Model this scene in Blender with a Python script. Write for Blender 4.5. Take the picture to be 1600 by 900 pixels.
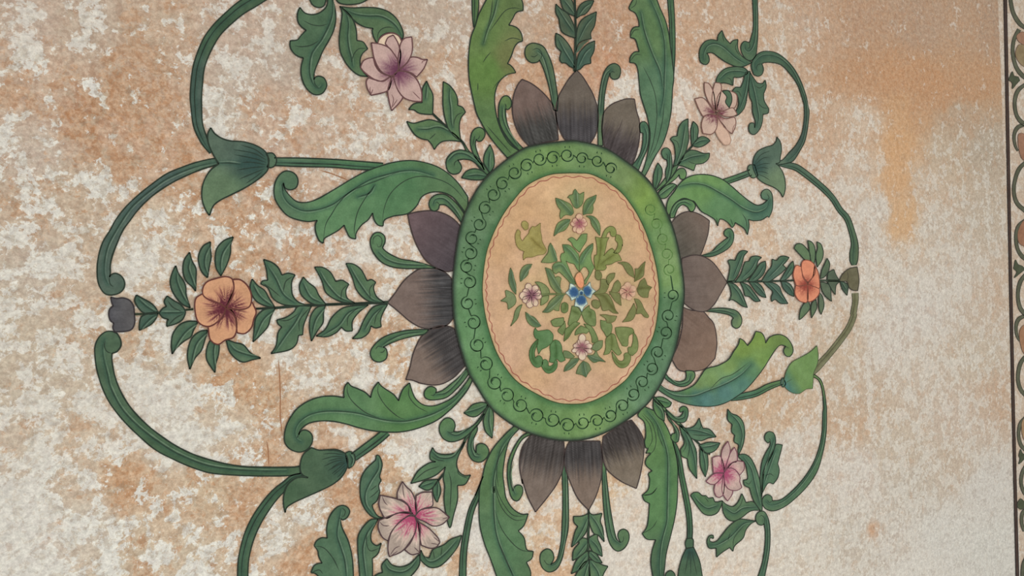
import bpy, math, random
from mathutils import Vector, Matrix, geometry, noise

# ---------------------------------------------------------------- camera, light, exposure
for o in list(bpy.data.objects):
    bpy.data.objects.remove(o)
SC = bpy.context.scene
SC.view_settings.view_transform = 'Standard'
SC.view_settings.look = 'None'
SC.view_settings.exposure = 0.0
SC.view_settings.gamma = 1.0
SC.view_settings.use_curve_mapping = False

YAW, ROLL, DIST, EYE = math.radians(28.4), math.radians(2.2), 1.53, 1.60
HALF = 0.70                                   # tan of half the horizontal field of view
cam_d = bpy.data.cameras.new('camera')
cam_d.sensor_width = 36.0
cam_d.lens = 36.0 / (2 * HALF)
cam_d.clip_start = 0.01
cam = bpy.data.objects.new('camera', cam_d)
SC.collection.objects.link(cam)
SC.camera = cam
fwd = Vector((math.sin(YAW), math.cos(YAW), 0))
rgt0 = Vector((math.cos(YAW), -math.sin(YAW), 0))
up0 = Vector((0, 0, 1))
rgt = rgt0 * math.cos(ROLL) - up0 * math.sin(ROLL)
upv = up0 * math.cos(ROLL) + rgt0 * math.sin(ROLL)
CAMP = Vector((0, -DIST, EYE))
R = Matrix((rgt, upv, -fwd)).transposed()
cam.matrix_world = Matrix.Translation(CAMP) @ R.to_4x4()

world = bpy.data.worlds.new('room_light')
SC.world = world
world.use_nodes = True
bg = world.node_tree.nodes['Background']
bg.inputs[0].default_value = (1.0, 0.985, 0.96, 1)
bg.inputs[1].default_value = 0.80
def area_light(name, loc, target, size, energy, color):
    l = bpy.data.lights.new(name, 'AREA')
    l.shape = 'RECTANGLE'; l.size = size[0]; l.size_y = size[1]
    l.energy = energy; l.color = color
    o = bpy.data.objects.new(name, l)
    o.location = loc
    o.rotation_euler = (Vector(target) - Vector(loc)).to_track_quat('-Z', 'Y').to_euler()
    SC.collection.objects.link(o)
area_light('added_soft_lamp', (0.9, -3.5, 1.1), (1.1, 0, 1.4), (2.6, 1.8), 43, (1.0, 0.99, 0.96))  # unseen soft lamp, added to light the wall evenly; no window here

def wall_xy(px, py):
    """photograph position -> (x, z) on the painted wall (plane y = 0)"""
    u = (px - 800.0) / 800.0 * HALF
    v = (450.0 - py) / 800.0 * HALF
    d = R @ Vector((u, v, -1.0))
    t = DIST / d.y
    return CAMP.x + t * d.x, CAMP.z + t * d.z

# ---------------------------------------------------------------- colours
def lin(c):
    return tuple(((v / 255.0) / 12.92 if v <= 10.3 else (((v / 255.0) + 0.055) / 1.055) ** 2.4) for v in c)
def mixc(a, b, t):
    t = 0.0 if t < 0 else (1.0 if t > 1 else t)
    return tuple(a[i] + (b[i] - a[i]) * t for i in range(3))
def nz(x, y, s, o=0.0):
    return noise.noise(Vector((x / s, y / s, o)))

# the painter's greens change across the mural: samples (x, y, r, g, b)
GREEN = [(330, 30, 55, 85, 62), (305, 150, 62, 85, 76), (375, 240, 75, 98, 84), (350, 300, 88, 116, 86),
 (230, 290, 72, 92, 88), (170, 400, 70, 92, 82), (165, 560, 66, 95, 72), (260, 690, 60, 92, 66),
 (420, 735, 55, 88, 62), (390, 850, 60, 92, 68), (500, 60, 65, 98, 72), (560, 60, 72, 102, 70),
 (600, 280, 72, 118, 78), (520, 320, 84, 128, 86), (450, 290, 76, 110, 82), (690, 180, 80, 112, 74), (740, 250, 72, 108, 74),
 (290, 420, 66, 94, 74), (230, 490, 62, 90, 76), (440, 460, 72, 104, 78), (540, 460, 74, 106, 76), (300, 550, 70, 100, 76),
 (540, 640, 80, 122, 80), (640, 640, 76, 120, 70), (500, 740, 62, 92, 68), (690, 720, 72, 108, 76), (580, 760, 70, 104, 80),
 (525, 860, 68, 104, 78), (750, 60, 92, 122, 66), (760, 110, 88, 124, 60), (780, 200, 78, 112, 66), (795, 90, 104, 112, 66),
 (900, 50, 70, 88, 68), (900, 100, 60, 90, 76), (850, 100, 84, 106, 76), (950, 140, 78, 100, 74), (1010, 60, 84, 118, 74),
 (1030, 130, 78, 116, 86), (1020, 220, 74, 112, 84), (1080, 230, 76, 106, 78), (1130, 90, 74, 104, 74), (1180, 130, 66, 98, 76),
 (1240, 130, 64, 88, 66), (1260, 220, 68, 84, 76), (1200, 240, 76, 102, 86), (1218, 290, 104, 128, 96), (1100, 290, 104, 146, 84),
 (1130, 320, 84, 128, 84), (1200, 330, 72, 112, 90), (1290, 310, 84, 112, 86), (1335, 400, 88, 110, 78), (1340, 480, 112, 122, 92),
 (1160, 430, 74, 104, 80), (1210, 450, 70, 98, 84), (1260, 400, 88, 116, 82), (1310, 440, 72, 90, 72), (1130, 500, 86, 112, 82),
 (1190, 560, 108, 142, 72), (1150, 590, 74, 124, 96), (1225, 550, 98, 130, 74), (1250, 590, 98, 130, 74), (1280, 660, 76, 110, 74),
 (1070, 610, 84, 130, 74), (1090, 670, 72, 108, 82), (1030, 680, 84, 124, 72), (1030, 780, 78, 122, 74), (1075, 870, 60, 92, 68),
 (1200, 710, 76, 112, 84), (1150, 830, 76, 108, 76), (1190, 850, 74, 106, 78), (940, 800, 84, 116, 80), (920, 850, 80, 112, 78),
 (870, 850, 76, 108, 74), (790, 750, 76, 112, 70), (770, 850, 78, 118, 80), (730, 850, 72, 104, 74), (620, 870, 76, 106, 78),
 (820, 370, 150, 150, 92), (900, 400, 108, 142, 84), (900, 320, 112, 132, 80), (960, 380, 140, 150, 86), (800, 450, 108, 124, 84),
 (860, 460, 122, 134, 84), (960, 460, 104, 128, 84), (850, 540, 92, 122, 80), (970, 540, 112, 128, 84), (905, 560, 104, 122, 82), (905, 510, 118, 134, 86)]
def green(x, y):
    s = [0.0, 0.0, 0.0]; w = 0.0
    for (a, b, r, g, bb) in GREEN:
        d = (x - a) ** 2 + (y - b) ** 2 + 60.0
        k = 1.0 / (d * d)
        s[0] += r * k; s[1] += g * k; s[2] += bb * k; w += k
    r, g, b = s[0] / w, s[1] / w, s[2] / w
    return (r * .80 + 21, g * .86 + 14, b * .90 + 9)

# ---------------------------------------------------------------- curves
class Org: x = 0.0; y = 0.0; s = 5.0
def T(x, y, s=5.0): Org.x, Org.y, Org.s = x, y, s
def parse(txt, n=2):
    """'x,y' tokens in the current local frame; '*' marks a corner; '@x,y' moves the frame"""
    ox, oy = Org.x, Org.y; out = []
    for t in txt.split():
        if t[0] == '@':
            a = t[1:].split(','); ox, oy = float(a[0]), float(a[1]); continue
        c = t.endswith('*'); v = [float(q) for q in t.rstrip('*').split(',')]
        p = [ox + v[0] / Org.s, oy + v[1] / Org.s] + ([v[2] / Org.s] if n == 3 else [])
        out.append((tuple(p), c))
    return out
def catmull(p0, p1, p2, p3, t):
    t2 = t * t; t3 = t2 * t
    return tuple(0.5 * (2 * b + (c - a) * t + (2 * a - 5 * b + 4 * c - d) * t2 + (3 * b - a - 3 * c + d) * t3)
                 for a, b, c, d in zip(p0, p1, p2, p3))
def spline(pts, step=2.2):
    n = len(pts)
    if n < 3:
        return list(pts) if n < 2 else [tuple(a + (b - a) * k / 6 for a, b in zip(pts[0], pts[1])) for k in range(7)]
    out = [pts[0]]
    for i in range(n - 1):
        p0 = pts[i - 1] if i > 0 else tuple(2 * a - b for a, b in zip(pts[0], pts[1]))
        p3 = pts[i + 2] if i + 2 < n else tuple(2 * a - b for a, b in zip(pts[-1], pts[-2]))
        L = math.hypot(pts[i + 1][0] - pts[i][0], pts[i + 1][1] - pts[i][1])
        k = max(1, int(L / step))
        for j in range(1, k + 1):
            out.append(catmull(p0, pts[i], pts[i + 1], p3, j / k))
    return out
def closed(pc, step=2.2):
    """list of (point, corner) -> list of smooth runs between corners, joined as a loop"""
    cs = [i for i, (p, c) in enumerate(pc) if c]
    P = [p for p, c in pc]; n = len(P)
    if not cs:
        ring = P[-2:] + P + P[:3]
        out = []
        for i in range(2, n + 2):
            L = math.hypot(ring[i + 1][0] - ring[i][0], ring[i + 1][1] - ring[i][1])
            k = max(1, int(L / step))
            for j in range(k):
                out.append(catmull(ring[i - 1], ring[i], ring[i + 1], ring[i + 2], j / k))
        return [out + [out[0]]]
    runs = []
    for a, b in zip(cs, cs[1:] + [cs[0] + n]):
        runs.append(spline([P[i % n] for i in range(a, b + 1)], step))
    return runs
def inside(x, y, poly):
    r = False; j = len(poly) - 1
    for i in range(len(poly)):
        xi, yi = poly[i]; xj, yj = poly[j]
        if (yi > y) != (yj > y) and x < (xj - xi) * (y - yi) / (yj - yi) + xi: r = not r
        j = i
    return r

# ---------------------------------------------------------------- paint material
def paint_material(name, rough=0.75):
    m = bpy.data.materials.new(name); m.use_nodes = True
    nt = m.node_tree; b = nt.nodes['Principled BSDF']
    at = nt.nodes.new('ShaderNodeAttribute'); at.attribute_name = 'pigment'
    tc = nt.nodes.new('ShaderNodeTexCoord')
    n1 = nt.nodes.new('ShaderNodeTexNoise'); n1.inputs['Scale'].default_value = 55; n1.inputs['Detail'].default_value = 4
    n2 = nt.nodes.new('ShaderNodeTexNoise'); n2.inputs['Scale'].default_value = 260; n2.inputs['Detail'].default_value = 2
    ad = nt.nodes.new('ShaderNodeMath'); ad.operation = 'ADD'
    mr = nt.nodes.new('ShaderNodeMapRange')
    mr.inputs['From Min'].default_value = 0.6; mr.inputs['From Max'].default_value = 1.4
    mr.inputs['To Min'].default_value = 0.82; mr.inputs['To Max'].default_value = 1.18
    mx = nt.nodes.new('ShaderNodeVectorMath'); mx.operation = 'SCALE'
    for n in (n1, n2): nt.links.new(tc.outputs['Object'], n.inputs['Vector'])
    nt.links.new(n1.outputs['Fac'], ad.inputs[0]); nt.links.new(n2.outputs['Fac'], ad.inputs[1])
    nt.links.new(ad.outputs[0], mr.inputs['Value'])
    nt.links.new(at.outputs['Color'], mx.inputs[0]); nt.links.new(mr.outputs[0], mx.inputs['Scale'])
    nt.links.new(mx.outputs[0], b.inputs['Base Color'])
    b.inputs['Roughness'].default_value = rough
    b.inputs['Specular IOR Level'].default_value = 0.15
    return m
PAINT = paint_material('mural_paint')

# ---------------------------------------------------------------- things, parts
CUR = {}
def close_thing():
    if not CUR: return
    t, parts = CUR['t'], CUR['parts']
    if parts:
        if len(parts) == 1 and not CUR.get('keep'):
            top = parts[0]; top.name = t['name']
        else:
            xs = [sum((v.co.x for v in p.data.vertices)) / len(p.data.vertices) for p in parts]
            zs = [sum((v.co.z for v in p.data.vertices)) / len(p.data.vertices) for p in parts]
            top = bpy.data.objects.new(t['name'], None)
            top.empty_display_size = 0.02
            top.location = (sum(xs) / len(xs), 0, sum(zs) / len(zs))
            SC.collection.objects.link(top)
            for p in parts:
                if p.parent is None:
                    p.parent = top
                    p.matrix_parent_inverse = Matrix.Translation(-top.location)
        if t.get('kind'): top['kind'] = t['kind']
        else:
            top['label'] = t['label']; top['category'] = t['cat']
        if t.get('group'): top['group'] = t['group']
    CUR.clear()
def thing(name, label, cat, group=None, layer=1, kind=None, keep=False):
    close_thing()
    CUR.update(t=dict(name=name, label=label, cat=cat, group=group, kind=kind), parts=[], layer=layer, sub=0, keep=keep)

class Mesh:
    def __init__(s): s.v = []; s.f = []; s.c = []
    def vert(s, x, y, h, col):
        X, Z = wall_xy(x, y); s.v.append((X, -h, Z)); s.c.append(col); return len(s.v) - 1
    def build(s, name, mat=None):
        me = bpy.data.meshes.new(name); me.from_pydata(s.v, [], s.f)
        ca = me.color_attributes.new('pigment', 'FLOAT_COLOR', 'POINT')
        flat = []
        for c in s.c: flat += [*lin([max(0, min(255, q)) for q in c]), 1.0]
        ca.data.foreach_set('color', flat)
        me.materials.append(mat or PAINT)
        me.update()
        o = bpy.data.objects.new(name, me); SC.collection.objects.link(o)
        return o
def lw(x):                                     # pen line width where the brush outlined the motif
    return 2.5 - 1.15 * min(1, max(0, (x - 150) / 1150.0))
def ribbon(M, pts, w, h, col, taper=True, pressure=0.25):
    n = len(pts)
    if n < 2: return
    prev = None; sd = pts[0][0] * 0.7 + pts[0][1]
    for i, p in enumerate(pts):
        a = pts[max(0, i - 1)]; b = pts[min(n - 1, i + 1)]
        dx, dy = b[0] - a[0], b[1] - a[1]; L = math.hypot(dx, dy) or 1
        k = 1.0
        if taper:
            t = i / (n - 1); k = min(1, 0.25 + 3.5 * min(t, 1 - t))
        hw = 0.5 * w * k * (1 + pressure * nz(i * 2.0 + sd, sd, 14))
        nx, ny = -dy / L * hw, dx / L * hw
        q = (M.vert(p[0] + nx, p[1] + ny, h, col), M.vert(p[0] - nx, p[1] - ny, h, col))
        if prev: M.f.append((prev[0], prev[1], q[1], q[0]))
        prev = q
def seg_dist(x, y, pts):
    best = 1e9
    for i in range(0, len(pts) - 1, 2):
        a = pts[i]; b = pts[min(i + 2, len(pts) - 1)]
        dx, dy = b[0] - a[0], b[1] - a[1]; L = dx * dx + dy * dy or 1
        t = max(0, min(1, ((x - a[0]) * dx + (y - a[1]) * dy) / L))
        d = math.hypot(x - a[0] - t * dx, y - a[1] - t * dy)
        if d < best: best = d
    return best

def shader(style, veins):
    """returns f(x, y) -> sRGB colour of the pigment and the pen colour"""
    if style[0] == 'green':
        dk = style[1] if len(style) > 1 else 0.5
        spot = style[2] if len(style) > 2 else None
        def f(x, y):
            g = green(x, y)
            n = nz(x, y, 26) * 11 + nz(x, y, 9, 3) * 6
            c = [g[0] + n, g[1] + n, g[2] + n * .8]
            if veins:
                d = min(seg_dist(x, y, v) for v in veins)
                k = math.exp(-(d / 4.2) ** 2) * (1 - dk) * 1.0
                c = mixc(c, (42, 74, 62), k)
            if spot:
                k = math.exp(-((x - spot[0]) ** 2 + (y - spot[1]) ** 2) / spot[2] ** 2)
                c = mixc(c, (34, 62, 60), min(1, k) * .75)
            return c
        return f, (38, 50, 40)
    if style[0] == 'rad':      # centre x, y, radius, centre colour, rim colour, power, streak
        _, cx, cy, r, c0, c1, pw, st = style[:8]
        def f(x, y):
            d = math.hypot(x - cx, y - cy) / r
            a = math.atan2(y - cy, x - cx)
            s = noise.noise(Vector((math.cos(a) * 16, math.sin(a) * 16, d * 1.2)))
            d = max(0, d + s * st * .55 * math.exp(-((d - .45) / .4) ** 2))
            t = max(0, min(1, (d ** pw - .1) / .72)); t = t * t * (3 - 2 * t)
            n = nz(x, y, 16) * 6
            c = mixc(c0, c1, t)
            if len(style) > 8:
                e = max(0, min(1, (d + s * .25 - .66) / .3))
                c = mixc(c, style[8], e * .6)
            return [q + n for q in c]
        return f, tuple(q * 0.6 for q in mixc(c0, c1, 0.4))
    if style[0] == 'lin':      # x0, y0, x1, y1, colour0, colour1, streak
        _, x0, y0, x1, y1, c0, c1, st = style
        dx, dy = x1 - x0, y1 - y0; L = dx * dx + dy * dy
        def f(x, y):
            t = ((x - x0) * dx + (y - y0) * dy) / L
            s = (-(x - x0) * dy + (y - y0) * dx) / math.sqrt(L)
            e = noise.noise(Vector((s / 1.9, t * 1.2, 7))) * st * 42 * max(0, 1 - t * 1.35)
            n = nz(x, y, 20) * 9 + nz(x, y, 7, 5) * 4
            if st > .7:
                t = max(0, min(1, (t + noise.noise(Vector((s / 2.6, 0, 3))) * .22 - .22) / .42)); t = t * t * (3 - 2 * t)
            return [q + n + e for q in mixc(c0, c1, t)]
        return f, tuple(q * 0.5 for q in mixc(c0, c1, 0.5))
    c0 = style[1]
    def f(x, y):
        n = nz(x, y, 18) * 8 + nz(x, y, 6, 2) * 9
        if veins: n -= 20 * math.exp(-(min(seg_dist(x, y, v) for v in veins) / 2.4) ** 2)
        return [q + n for q in c0]
    return f, (style[2] if len(style) > 2 else tuple(q * 0.55 for q in c0))

def fill(M, loop, f, h, grid, depth):
    ys = [p[1] for p in loop]; xs = [p[0] for p in loop]
    co = [Vector(p[:2]) for p in loop]
    nb = len(co); edges = [(i, (i + 1) % nb) for i in range(nb)]
    y = min(ys) + grid * .5; row = 0
    while y < max(ys):
        x = min(xs) + (grid * .5 if row % 2 else 0)
        while x < max(xs):
            if inside(x, y, loop): co.append(Vector((x, y)))
            x += grid
        y += grid * .87; row += 1
    vs, es, fs, *_ = geometry.delaunay_2d_cdt(co, edges, [], 1, 1e-4)
    base = len(M.v)
    for v in vs: M.vert(v.x, v.y, h, f(v.x, v.y))
    cnt = {}
    for t in fs:
        if len(t) < 3: continue
        a, b, c = vs[t[0]], vs[t[1]], vs[t[2]]
        ar = (b.x - a.x) * (c.y - a.y) - (b.y - a.y) * (c.x - a.x)
        t = list(t)
        if ar > 0: pass
        else: t.reverse()
        # photograph y runs down, wall z runs up: this order faces the room
        M.f.append(tuple(base + i for i in reversed(t)))
        for i in range(len(t)):
            e = (t[i], t[(i + 1) % len(t)])
            cnt[tuple(sorted(e))] = cnt.get(tuple(sorted(e)), 0) + 1
    rim = [e for e, k in cnt.items() if k == 1]
    low = {}
    for a, b in rim:
        for q in (a, b):
            if q not in low:
                x0, y0, z0 = M.v[base + q]; M.v.append((x0, -(h - depth), z0)); M.c.append(M.c[base + q]); low[q] = len(M.v) - 1
        M.f.append((base + a, base + b, low[b], low[a]))

def F(part, style, outline, *veins, line=True, vw=0.75, lk=1.0, pen=None, grid=None, lines=()):
    """one painted shape: outline, painted veins, pen line all round; veins are shaded, `lines` are pen only"""
    if isinstance(style, str): style = (style,)
    pc = parse(outline) if isinstance(outline, str) else outline
    runs = closed(pc)
    loop = []
    for r in runs: loop += [p[:2] for p in r[:-1]]
    vs = [spline([p for p, c in parse(v)]) for v in veins]
    ls = [spline([p for p, c in parse(v)]) for v in lines]
    f, pc2 = shader(style, vs)
    if pen is None: pen = pc2
    CUR['sub'] += 1
    h = 0.0005 + CUR['layer'] * 0.0008 + CUR['sub'] * 0.00002
    M = Mesh()
    big = (max(p[0] for p in loop) - min(p[0] for p in loop)) * (max(p[1] for p in loop) - min(p[1] for p in loop))
    g = grid or (1.7 if style[0] == 'rad' else 2.0 if style[0] == 'lin' else 2.6 if big < 9000 else 3.4)
    fill(M, loop, f, h, g, 0.0003)
    if line:
        for r in runs:
            ribbon(M, [p[:2] for p in r], lw(r[0][0]) * lk, h + 0.00002, pen, taper=False)
    if vs and style[0] == 'green':
        for v in vs:
            q = []
            for i in range(len(v)):
                a = v[max(0, i - 1)]; b = v[min(len(v) - 1, i + 1)]
                dx, dy = b[0] - a[0], b[1] - a[1]; L = math.hypot(dx, dy) or 1
                k = lw(v[0][0]) * 1.15
                q.append((v[i][0] + dy / L * k, v[i][1] - dx / L * k))
            m = q[len(q) // 2]
            ribbon(M, q, lw(v[0][0]) * .7, h + 0.000025, mixc(f(*m[:2]), (176, 184, 156), .30), pressure=.8)
    for v in vs + ls:
        ribbon(M, v, lw(v[0][0]) * vw, h + 0.00003, mixc(pen, f(*v[len(v) // 2][:2]), 0.25))
    o = M.build(part)
    CUR['parts'].append(o)
    return o
def B(part, style, centre, *veins, taper0=False, mid=(0.12,), **kw):
    """a painted stem: centre line with width"""
    pts = [p for p, c in parse(centre, 3)]
    sp = spline(pts, 3.0)
    Lf, Rt = [], []
    for i, p in enumerate(sp):
        a = sp[max(0, i - 1)]; b = sp[min(len(sp) - 1, i + 1)]
        dx, dy = b[0] - a[0], b[1] - a[1]; L = math.hypot(dx, dy) or 1
        nx, ny = -dy / L * p[2] * .5, dx / L * p[2] * .5
        Lf.append((p[0] + nx, p[1] + ny)); Rt.append((p[0] - nx, p[1] - ny))
    loop = [(q, i in (0, len(Lf) - 1)) for i, q in enumerate(Lf)] + [(q, i in (0, len(Rt) - 1)) for i, q in enumerate(reversed(Rt))]
    f, pen = shader((style,) if isinstance(style, str) else style, [])
    if kw.get('pen'): pen = kw['pen']
    CUR['sub'] += 1
    h = 0.0005 + CUR['layer'] * 0.0008 + CUR['sub'] * 0.00002
    M = Mesh()
    vs = []
    for m in mid:
        vs.append([(l[0] * (0.5 + m) + r[0] * (0.5 - m), l[1] * (0.5 + m) + r[1] * (0.5 - m)) for l, r in zip(Lf, Rt)])
    wid = max(p[2] for p in sp)
    f, pen0 = shader((style,) if isinstance(style, str) else style, vs if wid > 5 else [])
    fill(M, [q for q, c in loop], f, h, 3.0, 0.0003)
    k = kw.get('lk', 1.0)
    ribbon(M, Lf, lw(Lf[0][0]) * k, h + 0.00002, pen, taper=False)
    ribbon(M, Rt, lw(Rt[0][0]) * k, h + 0.00002, pen, taper=False)
    if wid > 5:
        for v in vs: ribbon(M, v, lw(v[0][0]) * .8, h + 0.00003, pen, pressure=0.6)
    o = M.build(part); CUR['parts'].append(o); return o
G = 'green'
# ---------------------------------------------------------------- the plaster wall
def to_pix(X, Z):
    d = R.transposed() @ (Vector((X, 0, Z)) - CAMP)
    return 800 + d.x / -d.z / HALF * 800, 450 - d.y / -d.z / HALF * 800
# the wall's own wash of colour: x, y, r, g, b, patchiness
WASH = [
 (40, 40, 184, 166, 148, .7), (150, 40, 176, 158, 138, .8), (240, 60, 184, 158, 132, .9), (60, 130, 190, 164, 140, 1), (130, 180, 176, 138, 108, 1.2),
 (200, 130, 182, 150, 122, 1.1), (260, 160, 184, 152, 124, 1.1), (60, 240, 186, 172, 156, .9), (120, 300, 184, 166, 142, 1), (210, 210, 186, 150, 120, 1.1), (270, 230, 188, 152, 122, 1.1),
 (40, 330, 186, 166, 142, 1), (60, 420, 184, 174, 158, .9), (120, 420, 186, 168, 144, .8), (30, 520, 186, 174, 152, .8), (60, 600, 186, 176, 156, .8), (40, 700, 192, 180, 160, .8), (30, 800, 198, 194, 184, .7), (40, 870, 200, 194, 182, .8),
 (100, 750, 192, 178, 156, 1), (130, 690, 196, 180, 156, .8), (150, 820, 196, 190, 174, 1), (200, 760, 196, 160, 122, 1.1), (210, 850, 196, 178, 150, 1.1), (270, 800, 196, 172, 142, 1.1), (300, 860, 196, 182, 156, 1), (330, 770, 194, 172, 140, 1.1),
 (380, 60, 182, 162, 144, .7), (440, 100, 176, 162, 146, .6), (370, 120, 184, 170, 154, .7), (420, 170, 186, 158, 134, .9), (460, 200, 192, 164, 140, .9), (540, 180, 190, 164, 140, .8), (350, 170, 186, 176, 160, .8),
 (590, 210, 190, 168, 146, .8), (500, 220, 190, 168, 146, .8), (430, 230, 190, 164, 142, .9), (250, 350, 196, 178, 152, .9), (220, 390, 194, 186, 168, .8), (300, 320, 190, 160, 130, 1.1), (400, 320, 192, 162, 134, 1.2), (360, 390, 196, 168, 138, 1.1),
 (450, 350, 196, 172, 148, 1), (500, 420, 196, 172, 148, .9), (560, 400, 200, 182, 162, .8), (470, 400, 196, 164, 136, 1.1), (600, 450, 200, 178, 152, .9), (250, 560, 192, 180, 158, .9), (240, 620, 196, 190, 176, .7), (290, 680, 198, 196, 184, .6),
 (220, 530, 190, 168, 140, 1), (360, 600, 198, 160, 120, 1.2), (410, 620, 196, 166, 130, 1.2), (330, 650, 196, 184, 162, .9), (380, 680, 198, 186, 164, .9), (400, 700, 192, 158, 124, 1.1), (470, 600, 194, 176, 152, .8), (460, 540, 198, 178, 154, .9), (560, 580, 200, 182, 158, .9),
 (610, 560, 204, 178, 146, 1), (520, 700, 198, 170, 142, .8), (560, 690, 198, 174, 146, .8), (620, 720, 204, 176, 140, 1), (650, 700, 202, 196, 184, .8), (560, 780, 196, 158, 124, 1.1), (480, 790, 194, 178, 154, 1), (440, 830, 192, 182, 162, .9), (420, 770, 192, 164, 132, 1.1), (480, 870, 198, 160, 124, 1.1), (380, 800, 190, 156, 122, 1.1),
 (650, 60, 176, 156, 136, .6), (700, 100, 186, 160, 136, .7), (690, 30, 178, 162, 144, .5), (700, 200, 188, 162, 140, .7), (740, 200, 190, 158, 134, .6), (820, 50, 180, 156, 132, .5), (830, 110, 186, 150, 120, .6), (960, 60, 176, 140, 112, .6), (950, 100, 190, 142, 110, .6),
 (985, 140, 204, 184, 162, .7), (1070, 80, 192, 160, 132, .6), (1120, 40, 186, 156, 128, .5), (1060, 150, 200, 176, 154, .6), (1100, 200, 194, 168, 146, .5), (1160, 240, 196, 176, 156, .5), (1220, 60, 190, 166, 140, .5), (1260, 40, 184, 158, 134, .5), (1230, 160, 192, 170, 146, .5),
 (1300, 60, 182, 152, 124, .4), (1340, 30, 176, 142, 112, .4), (1340, 110, 178, 138, 102, .3), (1400, 120, 186, 140, 98, .3), (1460, 130, 182, 136, 94, .3), (1530, 130, 176, 140, 104, .3), (1500, 60, 178, 148, 118, .4), (1440, 40, 170, 142, 116, .4), (1560, 40, 160, 136, 112, .4),
 (1500, 100, 180, 144, 108, .3), (1420, 170, 188, 148, 108, .3), (1500, 190, 172, 150, 124, .4), (1540, 230, 168, 156, 136, .4), (1480, 240, 182, 166, 142, .4), (1300, 200, 190, 162, 134, .5), (1350, 190, 196, 176, 152, .5), (1280, 270, 192, 168, 144, .5), (1350, 260, 194, 176, 154, .4),
 (1402, 230, 200, 158, 114, .25), (1400, 280, 204, 164, 120, .25), (1408, 340, 204, 170, 128, .25), (1440, 290, 190, 174, 152, .4), (1370, 330, 190, 180, 166, .4), (1350, 380, 188, 176, 160, .5), (1330, 290, 192, 176, 156, .4), (1460, 350, 188, 176, 158, .4), (1540, 340, 180, 168, 148, .4), (1500, 430, 190, 180, 164, .4),
 (1560, 450, 186, 168, 146, .3), (1180, 370, 200, 176, 148, .5), (1150, 380, 202, 174, 148, .5), (1250, 340, 196, 182, 164, .5), (1300, 370, 194, 182, 164, .5), (1390, 420, 194, 182, 164, .4), (1430, 480, 192, 184, 172, .4), (1380, 540, 190, 180, 166, .4), (1220, 510, 196, 178, 156, .5), (1160, 500, 200, 184, 162, .5), (1320, 540, 186, 170, 146, .4),
 (1360, 620, 184, 168, 146, .5), (1430, 580, 190, 178, 160, .4), (1530, 560, 186, 174, 154, .4), (1560, 620, 184, 162, 138, .4), (1500, 650, 188, 174, 156, .4), (1180, 630, 190, 164, 132, .5), (1220, 650, 192, 170, 142, .5), (1230, 700, 194, 182, 166, .4), (1330, 660, 188, 166, 140, .5), (1400, 700, 186, 174, 154, .4), (1340, 740, 192, 182, 168, .4),
 (1420, 760, 184, 176, 160, .4), (1490, 730, 184, 170, 150, .4), (1540, 760, 188, 184, 174, .3), (1330, 850, 188, 180, 164, .4), (1400, 850, 188, 180, 166, .4), (1470, 840, 192, 190, 180, .3), (1550, 860, 190, 190, 180, .3), (1430, 890, 198, 194, 182, .3),
 (1060, 700, 198, 178, 152, .6), (1100, 780, 202, 188, 170, .4), (1080, 840, 206, 196, 178, .4), (1230, 820, 198, 190, 174, .4), (1140, 880, 204, 190, 170, .4), (1260, 880, 200, 190, 172, .4), (960, 760, 204, 178, 142, .6), (985, 790, 206, 192, 172, .4), (850, 800, 206, 178, 146, .6), (830, 840, 206, 184, 152, .6), (970, 860, 206, 196, 180, .4),
 (860, 890, 204, 172, 136, .5), (820, 770, 204, 188, 162, .6), (745, 740, 200, 166, 134, .8), (740, 830, 204, 200, 192, .6), (700, 870, 202, 176, 144, .9), (660, 890, 202, 188, 162, .8), (710, 660, 204, 188, 166, .8), (760, 680, 202, 176, 148, .8), (720, 600, 206, 196, 176, .6), (1040, 570, 202, 176, 156, .4), (1100, 300, 190, 180, 166, .5)]
def wash(x, y):
    s = [0.0] * 4; w = 0.0
    for (a, b, r, g, bb, k) in WASH:
        d = (x - a) ** 2 + (y - b) ** 2 + 250.0
        q = 1.0 / (d * d)
        s[0] += r * q; s[1] += g * q; s[2] += bb * q; s[3] += k * q; w += q
    return [v / w for v in s]

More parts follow.
